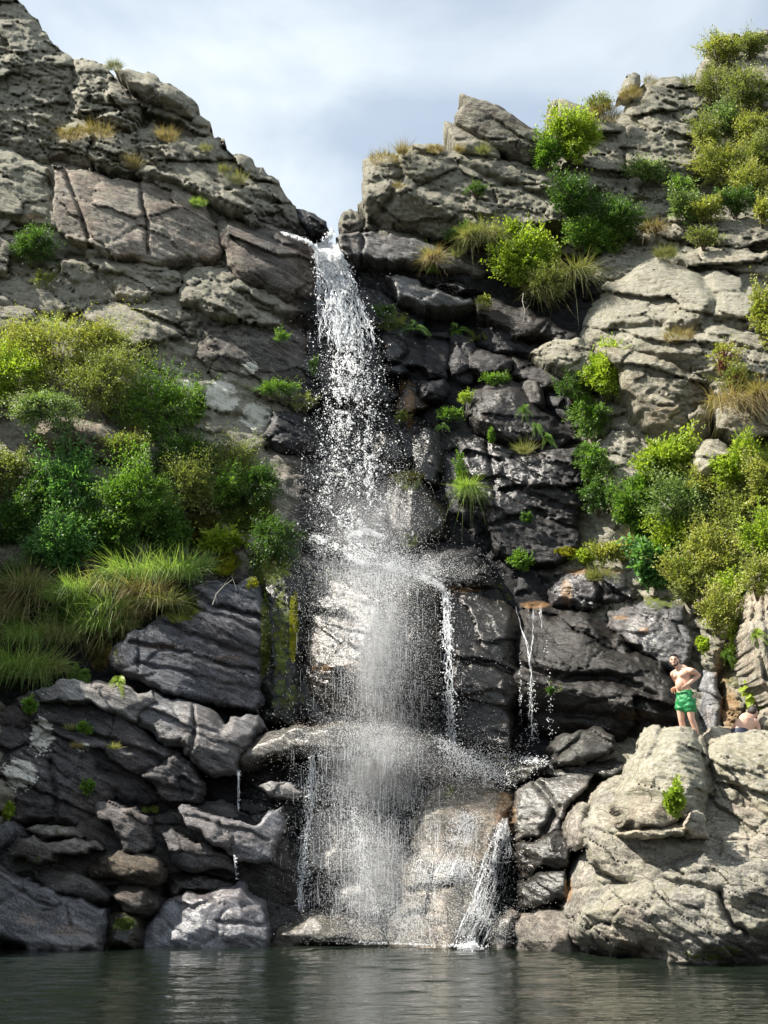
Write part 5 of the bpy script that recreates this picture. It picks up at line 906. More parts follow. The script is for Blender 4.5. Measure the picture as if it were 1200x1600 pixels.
# broad-leaved plant above the seated man: each big leaf a part
Yb = depth_at(1178, 1085)-0.35; cb = W3(1178, 1082, Yb)[()]
pl = empty('broad_leaved_plant', cb, 'plant with large bright hand-sized leaves above the head of the seated man', 'plant')
rng = np.random.default_rng(5)
for k in range(13):
    a = rng.uniform(0, 6.28); rr = 0.26*math.sqrt(rng.random()); p = cb+np.array([math.cos(a)*rr*0.8, -0.1*rng.random(), math.sin(a)*rr]); d = np.array([math.cos(a)-0.3, -0.4, math.sin(a)*0.6-0.5]); d /= np.linalg.norm(d)
    b = np.cross(d, [0, -0.6, 0.8]); b /= np.linalg.norm(b); nn = np.cross(b, d); L_ = rng.uniform(.15, .25); prof = [(0, .0), (.15, .22), (.35, .42), (.5, .30), (.62, .36), (.8, .16), (1, 0)]
    V = []; F = []
    for t, w_ in prof:
        q = p+d*L_*t-np.array([0, 0, 0.05])*t*t
        V += [q-b*w_*L_+nn*w_*L_*.25, q, q+b*w_*L_+nn*w_*L_*.25]
    for i in range(len(prof)-1):
        F += [(3*i, 3*i+1, 3*i+4, 3*i+3), (3*i+1, 3*i+2, 3*i+5, 3*i+4)]
    mesh_obj('leaf', V, np.array(F), LM['lime'], pl, True, {'tint': ('FLOAT', np.full(len(V), rng.uniform(.3, 1)))})
st_, sf_ = tubes([[cb+np.array([0, .2, -.1]), cb, cb+np.array([.02, -.05, .2])]], [[.012, .01, .004]], 5); mesh_obj('stem', st_, sf_, BARK, pl)
# bare pale branches
def dead_branch(pts, label, r=0.02):
    Y = min(depth_at(*p) for p in pts)-0.35; P = [W3(x, y, Y+0.05*math.sin(i*2))[()] for i, (x, y) in enumerate(pts)]
    paths = [P]; rads = [np.linspace(r, r*0.3, len(P))]
    rg = np.random.default_rng(int(pts[0][0]))
    for i in range(1, len(P)):
        for s_ in (-1, 1):
            e = P[i]+np.array([s_*0.14*rg.random(), -0.05, 0.12*rg.normal()]); paths.append([P[i], (P[i]+e)/2+0.02*rg.normal(size=3), e]); rads.append([r*.35, r*.25, r*.1])
    V, F = tubes(paths, rads, 5); o = mesh_obj('dead_branch', V, F, simple_mat('bleached_wood', (0.45, 0.42, 0.36), 0.9)); tag(o, label, 'branch')
dead_branch([(818, 458), (816, 470), (820, 485), (818, 502)], 'bleached twig hanging below the brilliant lime bush', 0.014)
dead_branch([(332, 945), (338, 928), (350, 915), (364, 905)], 'bleached twig lying on the corner of the blue-grey slab', 0.014)
dead_branch([(1035, 880), (1048, 860), (1052, 835), (1060, 820)], 'thin pale stem in the left part of the right thicket', 0.016)
# ================================================================== falling water
def points_tree(rad_attr='rad'):
    ng = bpy.data.node_groups.new('droplets', 'GeometryNodeTree')
    ng.interface.new_socket('Geometry', in_out='INPUT', socket_type='NodeSocketGeometry'); ng.interface.new_socket('Geometry', in_out='OUTPUT', socket_type='NodeSocketGeometry')
    i = ng.nodes.new('NodeGroupInput'); o = ng.nodes.new('NodeGroupOutput'); p = ng.nodes.new('GeometryNodeMeshToPoints'); a = ng.nodes.new('GeometryNodeInputNamedAttribute'); m = ng.nodes.new('GeometryNodeSetMaterial')
    a.data_type = 'FLOAT'; a.inputs[0].default_value = rad_attr; m.inputs['Material'].default_value = DROP
    ng.links.new(i.outputs[0], p.inputs['Mesh']); ng.links.new(a.outputs[0], p.inputs['Radius']); ng.links.new(p.outputs[0], m.inputs['Geometry']); ng.links.new(m.outputs[0], o.inputs[0])
    return ng
PTS = points_tree()
def droplets(name, P, r, parent=None):
    me = bpy.data.meshes.new(name); c = P.mean(0); me.vertices.add(len(P)); me.vertices.foreach_set('co', (P-c).astype(np.float32).ravel())
    a = me.attributes.new('rad', 'FLOAT', 'POINT'); a.data.foreach_set('value', np.asarray(r, np.float32)); me.materials.append(DROP)
    o = bpy.data.objects.new(name, me); C.objects.link(o)
    if parent: o.parent = parent; o.location = Vector(c)-parent.location
    else: o.location = Vector(c)
    md = o.modifiers.new('points', 'NODES'); md.node_group = PTS; o['kind'] = 'stuff'; return o
WR = np.random.default_rng(99)
def front(X, Y, gap):
    d = surf(X, Y, 1); d = np.where(d > 50, field(X, Y), d); return d-gap
def px2m(X, Y, D): return D/(1600.*(cp-(800-Y)/1600.*sp_))
def interp_path(path, n):
    p = np.array([q[:2] for q in path], float); w = np.array([q[2] for q in path], float); L_ = np.r_[0, np.cumsum(np.linalg.norm(np.diff(p, axis=0), axis=1))]
    t = np.sort(WR.uniform(0, L_[-1], n)); return np.interp(t, L_, p[:, 0]), np.interp(t, L_, p[:, 1]), np.interp(t, L_, w)
def line_drops(path, n, r=(0.5, 1.2), gap=0.1, dy=1.0, deep=0.15):
    x, y, w = interp_path(path, n); kk_ = (vnoise(x/7, y/9, x*0, 91)+0.8*vnoise(x/23, y/23, x*0, 92)+0.7*WR.normal(size=n)) > -0.1; x, y, w = x[kk_], y[kk_], w[kk_]; n = len(x); x = x+WR.normal(size=n)*w*0.5; y = y+WR.normal(size=n)*dy
    D = front(x, y, gap)-WR.uniform(0, deep, n); return W3(x, y, D), WR.uniform(*r, n)*px2m(x, y, D)
def strands(path, n, seg=(10, 40), wd=(0.6, 1.4), gap=0.08, wob=1.0, deep=0.1, cont=False):
    """ragged threads of water that follow a path (x, y, half width)"""
    p = np.array([q[:2] for q in path], float); w = np.array([q[2] for q in path], float); L_ = np.r_[0, np.cumsum(np.linalg.norm(np.diff(p, axis=0), axis=1))]; paths, rads = [], []
    for k in range(n):
        l = WR.uniform(*seg); t0 = 0 if cont else WR.uniform(-0.5*l, L_[-1]-0.5*l); t0 = max(t0, 0); t1 = L_[-1] if cont else min(t0+l, L_[-1]); m = max(3, int((t1-t0)/5)); t = np.linspace(t0, t1, m); s_ = WR.uniform(-1, 1); ph = WR.uniform(0, 6.28)
        wv = wob*(np.sin(t*0.22+ph)+0.6*np.sin(t*0.61+2*ph)); x = np.interp(t, L_, p[:, 0])+s_*np.interp(t, L_, w)+wv; y = np.interp(t, L_, p[:, 1])+0*wv
        D = front(x, y, gap)-WR.uniform(0, deep); 
        for i in range(1, m): D[i] = min(D[i], D[i-1]+0.03)
        P = W3(x, y, D); r = WR.uniform(*wd)*px2m(x, y, D)*0.5*np.clip(np.sin(np.linspace(0.25, 2.9, m))*1.2+0.25*WR.normal(size=m), 0.25, 1.3); paths.append(P); rads.append(r)
    return tubes(paths, rads, 4)
# main fall
crest = W3(505, 380, depth_at(505, 380)-0.2)[()]
fall = empty('waterfall', crest, 'tall white waterfall breaking into glittering drops from the notch between the cliffs', 'waterfall')
YT, YB = depth_at(508, 392)-0.35, depth_at(575, 885)-0.25
def fallY(X, Y): return np.minimum(YT+(YB-YT)*np.clip((Y-385)/480., 0, 1), front(X, Y, 0.12))
def fall_cx(y): return np.interp(y, [360, 385, 450, 520, 650, 760, 860], [512, 510, 528, 540, 550, 555, 562])
def fall_hw(y): return np.interp(y, [360, 385, 450, 520, 650, 760, 860], [10, 17, 30, 42, 52, 62, 78])
paths, rads = [], []
for k in range(900):
    y0 = 378+150*WR.random()**1.6; l = WR.uniform(7, 34); y = np.linspace(y0, y0+l, max(3, int(l/4))); u = np.clip(WR.normal()*0.55, -1, 1); ph = WR.uniform(0, 6.28)
    x = fall_cx(y)+u*fall_hw(y)+2.0*np.sin(y*0.24+ph)+1.5*np.sin(y*.55+2*ph)+WR.normal(size=len(y))*0.5; D = fallY(x, y)-WR.uniform(0, 0.5)*np.clip((y-370)/80, 0.1, 1)
    for i in range(1, len(D)): D[i] = min(D[i], D[i-1]+0.04)
    paths.append(W3(x, y, D)); rads.append(WR.uniform(0.2, 0.85)*px2m(x, y, D)*np.clip(np.sin(np.linspace(.3, 2.9, len(y)))+0.3*WR.normal(size=len(y)), .2, 1.3))
V, F = tubes(paths, rads, 4); o = mesh_obj('water_strands', V, F, DROP, fall); o['kind'] = 'stuff'
n = 60000; y = WR.uniform(388, 872, n); u = np.clip(WR.normal(size=n)*0.52, -1.4, 1.4); x = fall_cx(y)+u*fall_hw(y)
cl = 0.5*vnoise(x/5, y/7, x*0, 3)+0.5*vnoise(x/17, y/30, x*0, 4)+0.45*WR.normal(size=n); keep = cl > np.interp(y, [400, 520, 700, 860], [0.30, 0.50, 0.62, 0.45]); x, y = x[keep], y[keep]; n = len(x)
D = fallY(x, y)-WR.uniform(0, 0.7, n); r = WR.lognormal(-0.62, 0.45, n)*np.interp(y, [400, 700, 860], [0.95, 1.0, 0.72]); droplets('spray_droplets', W3(x, y, D), np.clip(r, .25, 1.9)*px2m(x, y, D), fall)
q1 = line_drops([(520, 362, 3), (508, 374, 8), (506, 390, 10), (515, 410, 16)], 1700, (.3, 1.0), dy=3, deep=.3); droplets('crest_foam', *q1, fall)
def thin_stream(label, specs, drops, name='water_stream'):
    """specs: threads (path, n, kwargs); drops: (path, n, kwargs)"""
    p0 = specs[0][0][0] if specs else drops[0][0][0]; c = W3(p0[0], p0[1], depth_at(p0[0], p0[1])-0.1)[()]; root = empty(name, c, label, 'stream')
    Vs, Fs, k = [], [], 0
    for pth, nn, kw in specs:
        V, F = strands(pth, nn, **kw); Vs.append(V); Fs.append(F+k); k += len(V)
    if Vs: o = mesh_obj('water_threads', np.concatenate(Vs), np.concatenate(Fs), DROP, root); o['kind'] = 'stuff'
    if drops:
        q = [line_drops(p, nn, **kw) for p, nn, kw in drops]; droplets('stream_droplets', np.concatenate([a[0] for a in q]), np.concatenate([a[1] for a in q]), root)
    return root
vs_, rs_ = [], []
for k in range(1200):
    y0 = WR.uniform(870, 1110) if k < 450 else WR.uniform(1150, 1420); x0 = WR.normal(585, 42) if k < 450 else WR.normal(575, 45); l = WR.uniform(8, 36); y = np.linspace(y0, y0+l, max(3, int(l/6))); x = x0+0.5*np.sin(y*.3+k)
    D = np.full(len(y), front(x0, y0, 0.1)-WR.uniform(0, 0.7)); vs_.append(W3(x, y, D)); rs_.append(WR.uniform(.08, .3)*px2m(x, y, D)*np.sin(np.linspace(.3, 2.9, len(y))))
V, F = tubes(vs_, rs_, 3); o = mesh_obj('falling_threads', V, F, DROP, fall); o['kind'] = 'stuff'
thin_stream('thin film of white water sliding over the left lip beside the main fall', [([(438, 362, 1), (462, 368, 2), (482, 378, 3), (500, 392, 4)], 40, dict(wd=(.5, 1.6), wob=.6))], [([(440, 363, 2), (480, 377, 4), (500, 392, 6)], 400, {})])
thin_stream('narrow white stream dropping from the right end of the splashed ledge', [([(690, 916, 4), (697, 925, 6), (698, 1000, 6), (702, 1060, 5), (704, 1120, 4), (706, 1162, 5)], 46, dict(seg=(8, 30), wd=(.5, 1.5), wob=1.6)), ([(697, 920, 6), (700, 1040, 5), (706, 1162, 5)], 5, dict(cont=True, wd=(.6, 1.3), wob=2.2))],
            [([(698, 925, 9), (702, 1060, 12), (706, 1165, 18)], 900, dict(r=(.4, 1.3), deep=.4)), ([(690, 1160, 10), (720, 1180, 24), (760, 1205, 26), (790, 1222, 16)], 1900, dict(r=(.25, .8), dy=8, deep=.4))])
thin_stream('forked trickle down the left end of the big smooth dark boulder', [([(806, 948, 1), (812, 975, 1.5), (824, 1010, 2), (829, 1045, 3), (831, 1150, 3)], 12, dict(seg=(10, 40), wd=(.35, 1.0), wob=1.0)), ([(834, 947, 1.5), (833, 990, 2), (829, 1040, 3)], 7, dict(seg=(10, 40), wd=(.3, .9), wob=.8)), ([(843, 946, 1.5), (848, 980, 1.5), (852, 1010, 2)], 6, dict(seg=(8, 26), wd=(.3, .9), wob=.8)),
            ([(806, 948, 1), (812, 975, 1.5), (824, 1010, 1), (829, 1045, 1), (831, 1150, 1)], 1, dict(cont=True, wd=(.8, 1.0), wob=.9))],
            [([(812, 1010, 3), (814, 1160, 3)], 120, dict(r=(.4, .9))), ([(852, 1000, 3), (858, 1080, 5), (862, 1150, 8)], 110, dict(r=(.4, 1.0))), ([(830, 1060, 8), (832, 1180, 14)], 500, dict(r=(.3, .9))), ([(810, 1186, 10), (850, 1190, 20)], 500, dict(r=(.3, .8), dy=4))])
thin_stream('white stream down the left side of the lower grey block', [([(490, 1178, 2), (488, 1230, 4), (484, 1262, 5), (474, 1330, 7), (470, 1380, 6), (470, 1424, 5)], 60, dict(seg=(10, 36), wd=(.4, 1.3), wob=1.8))], [([(488, 1180, 6), (480, 1280, 9), (470, 1425, 12)], 1200, dict(r=(.3, 1.1), deep=.3))])
thin_stream('curtain of fine drips hanging from the wide wet lip', [([(x_, 1178, 1), (x_+WR.uniform(-3, 3), 1178+h_, 2)], 3, dict(seg=(12, 40), wd=(.3, .8), wob=.8)) for x_, h_ in [(486, 60), (494, 60), (503, 50), (512, 46), (520, 60), (531, 70), (546, 90), (556, 120), (566, 110), (575, 160), (588, 120), (600, 90), (612, 70)]],
            [([(500, 1185, 30), (540, 1260, 40), (580, 1340, 35), (575, 1430, 25)], 2300, dict(r=(.2, .6), deep=.8, dy=20)), ([(545, 1200, 4), (560, 1300, 8), (572, 1380, 12), (590, 1430, 10)], 900, dict(r=(.3, 1.0), deep=.4))])
thin_stream('broad white cascade running down the right edge of the smooth sloping slab', [([(788, 1278, 6), (780, 1330, 20), (764, 1390, 26), (748, 1440, 26), (732, 1478, 24)], 210, dict(seg=(10, 44), wd=(.2, .8), wob=.8)), ([(735, 1286, 12), (722, 1330, 26), (706, 1375, 34)], 110, dict(seg=(6, 22), wd=(.2, .6), wob=.35)), ([(680, 1280, 8), (672, 1340, 16), (664, 1400, 20), (660, 1470, 30)], 60, dict(seg=(8, 30), wd=(.2, .5), wob=.35))],
            [([(786, 1290, 12), (764, 1390, 26), (735, 1480, 24)], 3000, dict(r=(.25, .9), dy=4)), ([(730, 1270, 26), (705, 1380, 44)], 6500, dict(r=(.2, .65), dy=4, gap=.03, deep=.04)), ([(670, 1260, 24), (650, 1470, 50)], 3000, dict(r=(.25, .6), dy=5, gap=.03, deep=.05))])  # droplets hugging the slab stand in for glints on its water film
thin_stream('thin dribble falling onto the tilted layered grey slab', [([(373, 1204, 1), (373, 1268, 1.5)], 8, dict(seg=(15, 40), wd=(.5, 1.2), wob=.6)), ([(366, 1335, 1), (370, 1372, 2)], 6, dict(seg=(10, 25), wd=(.5, 1.2), wob=.5))], [([(373, 1204, 2), (373, 1270, 3)], 60, {}), ([(367, 1335, 2), (371, 1375, 4)], 60, {})])
thin_stream('bright line of splashing water along the slanting middle ledge', [([(540, 845, 2), (552, 830, 2), (574, 826, 2), (600, 838, 3)], 26, dict(wd=(.4, 1.0), wob=.6))],
            [([(486, 838, 3), (520, 850, 4), (556, 876, 4), (600, 884, 4), (645, 896, 4), (694, 918, 4)], 3200, dict(r=(.25, .9), dy=3.0, deep=.3)), ([(486, 840, 10), (556, 872, 14), (645, 890, 14), (694, 914, 8)], 4000, dict(r=(.2, .6), dy=12, deep=.6)), ([(545, 838, 4), (574, 828, 5), (602, 842, 5)], 900, dict(r=(.3, .9), dy=2))])
thin_stream('splashing water spread along the wide lip of the second step', [], [([(462, 1142, 4), (540, 1134, 4), (620, 1136, 4), (680, 1154, 5), (740, 1188, 6), (792, 1216, 4)], 1000, dict(r=(.2, .6), dy=5, deep=.3)), ([(520, 1140, 30), (600, 1146, 40), (660, 1160, 30)], 900, dict(r=(.15, .4), dy=20, deep=.6))])
foam = [line_drops([(560, 1481, 20), (640, 1483, 40), (760, 1484, 20)], 500, r=(.15, .35), dy=3, deep=.02), line_drops([(560, 1472, 2), (640, 1475, 2), (745, 1479, 2)], 700, r=(.3, .8), dy=.8, deep=.5), line_drops([(700, 1478, 14), (745, 1478, 14)], 900, r=(.5, 1.5), dy=3, deep=.6)]
fp_ = np.concatenate([f[0] for f in foam]); lo_ = fp_[:, 2] < 0.0; fp_[lo_] = (np.array([0, 0, CAMZ])+(fp_[lo_]-np.array([0, 0, CAMZ]))*(CAMZ/(CAMZ-fp_[lo_][:, 2]))[:, None]); o = droplets('foam', fp_, np.concatenate([f[1] for f in foam])); tag(o, 'white foam where the cascade meets the pool', 'foam')
mx_, mr = [], []
for (x_, y_, sx, sy, n) in [(592, 960, 34, 110, 20000), (600, 1060, 55, 80, 12000), (560, 930, 45, 60, 12000), (560, 790, 50, 55, 7000), (590, 1165, 60, 30, 5000), (560, 1250, 50, 70, 16000), (575, 1370, 50, 60, 12000), (610, 1440, 45, 30, 7000), (740, 1195, 40, 18, 5000),
                           (620, 890, 60, 14, 10000), (545, 640, 36, 90, 4000), (690, 1330, 60, 70, 7000), (610, 1000, 70, 130, 2500), (745, 1440, 40, 30, 4000)]:
    x = x_+sx*WR.normal(size=n); y = y_+sy*WR.normal(size=n); k = (y < 1476); x, y = x[k], y[k]; D = front(x, y, 0.1)-WR.uniform(0, 1.1, len(x)); P = W3(x, y, D); k = P[:, 2] > 0.02
    mx_.append(P[k]); mr.append((WR.uniform(0.14, 0.42, len(x))*px2m(x, y, D))[k])
o = droplets('mist', np.concatenate(mx_), np.concatenate(mr)); tag(o, 'fine sunlit mist drifting in front of the wet rock', 'mist')

def ellipsoid(c, r, rot=None, nu=18, nv=12):
    u = np.linspace(0, 2*math.pi, nu, endpoint=False); v = np.linspace(0.02, math.pi-0.02, nv); U, Vv = np.meshgrid(u, v); P = np.stack([np.cos(U)*np.sin(Vv), np.sin(U)*np.sin(Vv), np.cos(Vv)], -1).reshape(-1, 3)*np.array(r)
    if rot is not None: P = P@np.array(rot).T
    i = np.arange(nu*nv).reshape(nv, nu); j = np.roll(i, -1, 1); F = np.stack([i[:-1].ravel(), i[1:].ravel(), j[1:].ravel(), j[:-1].ravel()], -1)
    caps = [tuple(i[0]), tuple(i[-1][::-1])]
    return P+np.array(c), [tuple(f) for f in F]+caps
def mist_cloud(px, py, rx, ry, dens, label, ryd=0.8):
    Y = depth_at(px, py)-0.7; s_ = 1/ppm(px, py, Y); c = W3(px, py, Y)[()]; V, F = ellipsoid(c, (rx*s_, ryd, ry*s_), None, 24, 16)
    me = bpy.data.meshes.new('mist_cloud'); me.from_pydata((V-c).tolist(), [], F); o = bpy.data.objects.new('mist_cloud', me); C.objects.link(o); o.location = Vector(c)
    m, N, L = mat_new('water_vapour'); g = G(N, L); out = g.n('ShaderNodeOutputMaterial'); pv_ = g.n('ShaderNodeVolumePrincipled'); pv_.inputs['Color'].default_value = (.97, .98, 1, 1); pv_.inputs['Anisotropy'].default_value = 0.25
    oc = g.n('ShaderNodeTexCoord').outputs['Object']; sc_ = g.n('ShaderNodeVectorMath', operation='DIVIDE'); L.new(oc, sc_.inputs[0]); sc_.inputs[1].default_value = (rx*s_, ryd, ry*s_)
    ln = g.n('ShaderNodeVectorMath', operation='LENGTH'); L.new(sc_.outputs[0], ln.inputs[0]); f_ = g.ss(ln.outputs['Value'], 0.0, 0.97, 1.0, 0.0)
    L.new(g.math('MULTIPLY', g.math('MULTIPLY', f_, f_), g.math('MULTIPLY', g.ss(g.noise(oc, 1.3, 2), 0.3, 0.7), dens)), pv_.inputs['Density']); L.new(pv_.outputs[0], out.inputs['Volume']); me.materials.append(m)
    return tag(o, label, 'mist', None, 'stuff')
mist_cloud(592, 1010, 75, 210, 1.9, 'soft bright column of mist in front of the bulging wet rock')
mist_cloud(585, 1370, 95, 130, 1.1, 'soft mist in front of the grey block at the foot of the falls')
mist_cloud(590, 1190, 125, 135, 1.6, 'soft mist over the wide lip of the second step')
mist_cloud(575, 830, 125, 120, 1.0, 'soft mist above the splashed middle ledge')
# ================================================================== people
def limb(pts, rads, squash=None, nu=14, axis=(1, 0, 0)):
    """closed tapering tube with round ends; squash flattens it across an axis"""
    pts = np.array(pts, float); rads = np.array(rads, float); Q, R_ = [], []
    d0 = unit(pts[0]-pts[1]); d1 = unit(pts[-1]-pts[-2])
    for a in (0.95, 0.6): Q.append(pts[0]+d0*rads[0]*a); R_.append(rads[0]*math.sqrt(1-a*a))
    for i in range(len(pts)): Q.append(pts[i]); R_.append(rads[i])
    for a in (0.6, 0.95): Q.append(pts[-1]+d1*rads[-1]*a); R_.append(rads[-1]*math.sqrt(1-a*a))
    Q = np.array(Q); T = unit(np.gradient(Q, axis=0)); ref = np.array(axis, float); a = unit(ref-T*(T@ref)[:, None]); b = np.cross(T, a); sq = squash or (1, 1)
    V = np.concatenate([Q[i]+R_[i]*(sq[0]*np.cos(t)*a[i]+sq[1]*np.sin(t)*b[i])[None] for i in range(len(Q)) for t in np.arange(nu)*2*math.pi/nu])
    F = [(i*nu+j, i*nu+(j+1) % nu, (i+1)*nu+(j+1) % nu, (i+1)*nu+j) for i in range(len(Q)-1) for j in range(nu)]; F += [tuple(range(nu))[::-1], tuple((len(Q)-1)*nu+j for j in range(nu))]
    return V, F
def join_parts(name, parts, mat, parent, voxel=0.009, smooth=3, sf=0.5):
    V, F, k = [], [], 0
    for v, f in parts: V.append(v); F += [tuple(i+k for i in q) for q in f]; k += len(v)
    me = bpy.data.meshes.new(name); me.from_pydata(np.concatenate(V).tolist(), [], F); me.materials.append(mat)
    o = bpy.data.objects.new(name, me); C.objects.link(o); o.parent = parent
    r = o.modifiers.new('one_surface', 'REMESH'); r.mode = 'VOXEL'; r.voxel_size = voxel; r.use_smooth_shade = True
    s_ = o.modifiers.new('smooth', 'SMOOTH'); s_.factor = sf; s_.iterations = smooth
    return o
def fingers(palm, d, nrm, side, curl=0.5, sc=1.0):
    """palm centre, finger direction, palm normal (towards what it holds), thumb side"""
    out = []; d = unit(np.array(d, float)); nrm = unit(np.array(nrm, float)); s_ = unit(np.cross(d, nrm))*side; palm = np.array(palm, float)
    out.append(limb([palm-d*0.045*sc, palm, palm+d*0.035*sc], np.array([0.030, 0.040, 0.038])*sc, (1, 0.42), axis=s_))
    for i, (o_, l) in enumerate([(0.030, .070), (0.010, .080), (-0.011, .074), (-0.030, .058)]):
        a = palm+d*0.035*sc+s_*o_*sc; dd = unit(d+s_*(o_*2.5)); p1 = a+dd*l*.4*sc+nrm*curl*.012; p2 = p1+unit(dd+nrm*curl)*l*.34*sc; p3 = p2+unit(dd+nrm*curl*2)*l*.28*sc; out.append(limb([a, p1, p2, p3], np.array([.010, .0095, .009, .0075])*sc))
    a = palm-d*0.02*sc+s_*0.032*sc; p1 = a+unit(d*.5+s_)*.035*sc; p2 = p1+unit(d+s_*.5+nrm*.3)*.035*sc; out.append(limb([a, p1, p2], np.array([.013, .012, .010])*sc))
    return out
def head_parts(c, fwd, up, s=1.0):
    """skull, jaw, nose, brows, ears; returns (parts, frame)"""
    f = unit(np.array(fwd, float)); u = unit(np.array(up, float)-f*np.dot(up, f)); r = np.cross(f, u); Rm = np.stack([r, f, u], 1); c = np.array(c, float)
    def at(x, y, z): return c+(r*x+f*y+u*z)*s
    E = lambda x, y, z, a, b, d: ellipsoid(at(x, y, z), (a*s, b*s, d*s), Rm)
    P = [E(0, -.012, .032, .077, .094, .088), E(0, .020, -.030, .064, .072, .080), E(0, .045, -.078, .040, .042, .034), E(0, .092, -.018, .013, .020, .022), E(0, .078, .008, .011, .018, .030), E(0, .080, .020, .050, .016, .012),
         E(0, .082, -.060, .026, .013, .008), E(0, .080, -.072, .022, .013, .008), E(-.078, -.005, -.010, .010, .019, .030), E(.078, -.005, -.010, .010, .019, .030), E(.045, .055, -.022, .022, .024, .022), E(-.045, .055, -.022, .022, .024, .022)]
    return P, at, Rm
def person_extras(root, at, Rm, s, beard=True):
    hp = [ellipsoid(at(0, -.022, .050), (.083*s, .094*s, .083*s), Rm), ellipsoid(at(0, -.055, .005), (.078*s, .062*s, .080*s), Rm), ellipsoid(at(0, .040, .098), (.058*s, .040*s, .030*s), Rm)]
    join_parts('hair', hp, HAIR, root, 0.010, 2)
    if beard:
        join_parts('beard', [ellipsoid(at(0, .050, -.092), (.043*s, .036*s, .024*s), Rm), ellipsoid(at(.050, .022, -.058), (.018*s, .036*s, .036*s), Rm), ellipsoid(at(-.050, .022, -.058), (.018*s, .036*s, .036*s), Rm), ellipsoid(at(0, .088, -.050), (.026*s, .009*s, .006*s), Rm)], HAIR, root, 0.007, 2)
    for q in (-1, 1):
        V, F = ellipsoid(at(.031*q, .083, .004), (.013*s, .008*s, .007*s), Rm, 10, 7); me = bpy.data.meshes.new('eye'); me.from_pydata(V.tolist(), [], F); me.materials.append(EYE); e = bpy.data.objects.new('eye', me); C.objects.link(e); e.parent = root
        V, F = ellipsoid(at(.031*q, .089, .024), (.021*s, .008*s, .0055*s), Rm, 10, 7); me = bpy.data.meshes.new('eyebrow'); me.from_pydata(V.tolist(), [], F); me.materials.append(HAIR); e = bpy.data.objects.new('eyebrow', me); C.objects.link(e); e.parent = root
def w_of(px, py, Y): return W3(px, py, Y)[()]
YM = 19.05
foot = w_of(1083, 1166, YM)
man = empty('person', foot, 'man in green swim shorts standing on the rocks with hands on hips', 'person')
mp_ = 1/ppm(1075, 1090, YM)
def m_(px, py, dy=0.0):   # photo pixel to the man's own frame
    return np.array([(px-1083)*mp_, dy, (1166-py)*mp_*1.0])
f_ = unit(np.array([-0.78, -0.62, 0])); l_ = np.array([0.62, -0.78, 0])   # facing, his left
pel = m_(1078, 1091); bel = m_(1076, 1074); che = m_(1077.5, 1057); nk = m_(1075.5, 1046); hd = m_(1066.5, 1033)
body = [limb([pel+[0, 0, -.03], pel, bel, (bel+che)/2, che, che+[0.0, 0, .10]], [.125, .135, .134, .140, .152, .120], (1.04, .76), axis=l_, nu=20),
        ellipsoid(bel+f_*0.055+[0, 0, .02], (.10, .09, .12)), ellipsoid(che+f_*0.06+l_*0.07, (.085, .06, .07)), ellipsoid(che+f_*0.06-l_*0.07, (.085, .06, .07)),
        limb([che+[0, 0, .06], nk, hd+[.015, .01, -.06]], [.085, .062, .056]),
        limb([che+l_*.10+[0, 0, .085], che+l_*.19+[0, 0, .06]], [.065, .062]), limb([che-l_*.10+[0, 0, .085], che-l_*.19+[0, 0, .06]], [.065, .062]),
        limb([che+l_*.05+[0, 0, .10], nk+l_*.02], [.06, .05]), limb([che-l_*.05+[0, 0, .10], nk-l_*.02], [.06, .05])]
# near (left) arm: elbow out to the right and behind, hand on the waist
shL = che+l_*.205+[0, 0, .055]; elL = m_(1103, 1056, .02); haL = m_(1080.5, 1073, -.19)
body += [limb([shL, (shL+elL)/2+[0, 0, .012], elL], [.062, .053, .043]), limb([elL, elL*.6+haL*.4, haL], [.046, .043, .030])]
dL = unit(m_(1072, 1080, -.19)-haL); body += fingers(haL+dL*.05, dL, unit(-l_*.8+np.array([0, .3, 0])), 1, .3)
shR = che-l_*.205+[0, 0, .055]; elR = shR+np.array([.16, .16, -.25]); haR = bel-l_*.17+f_*.02+np.array([0, 0, -.01])
body += [limb([shR, (shR+elR)/2, elR], [.060, .052, .042]), limb([elR, (elR+haR)/2, haR], [.044, .040, .029])]
dR = unit(f_*.8+np.array([0, 0, -.5])); body += fingers(haR+dR*.05, dR, unit(l_), -1, .3)
for q, kx, ax_ in ((1, 0.0, 0.03), (-1, -0.02, -0.07)):
    hip = pel+l_*.095*q+[0, 0, -.04]; kn = m_(1077.5, 1124)+l_*.10*q+np.array([kx, 0, 0]); an = m_(1085, 1160)+l_*.10*q+np.array([ax_-.02, .04, 0]); cf = kn*.62+an*.38-f_*.025
    body += [limb([hip, hip*.5+kn*.5+f_*.012, kn], [.098, .080, .056]), limb([kn, cf, an+[0, 0, .03]], [.055, .056, .036]), limb([an+[0, 0, -.01]-f_*.04, an+f_*.07+[0, 0, -.025], an+f_*.16+[0, 0, -.035]], [.038, .036, .024], (1.1, .8), axis=l_)]
hf = unit(np.array([-.42, -.90, -.05])); P_, at_, Rm_ = head_parts(hd, hf, (-.05, 0, 1), 1.02); body += P_
join_parts('body', body, SKIN, man, 0.0085, 4)
person_extras(man, at_, Rm_, 1.02)
sh_parts = [limb([pel+[0, 0, .045], pel, pel+[0, 0, -.10]], [.152, .165, .165], (1.10, .86), axis=l_, nu=20), ellipsoid(pel-f_*.05+[0, 0, -.05], (.13, .12, .12))]
for q in (1, -1):
    hip = pel+l_*.085*q+[0, 0, -.06]; kn = m_(1077.5, 1124)+l_*.10*q; e = hip*.38+kn*.62+[0, 0, .075]; sh_parts.append(limb([hip, (hip+e)/2, e], [.118, .120, .122], (1, .95), axis=l_))
so_ = join_parts('swim_shorts', sh_parts, SHORTS, man, 0.009, 2)
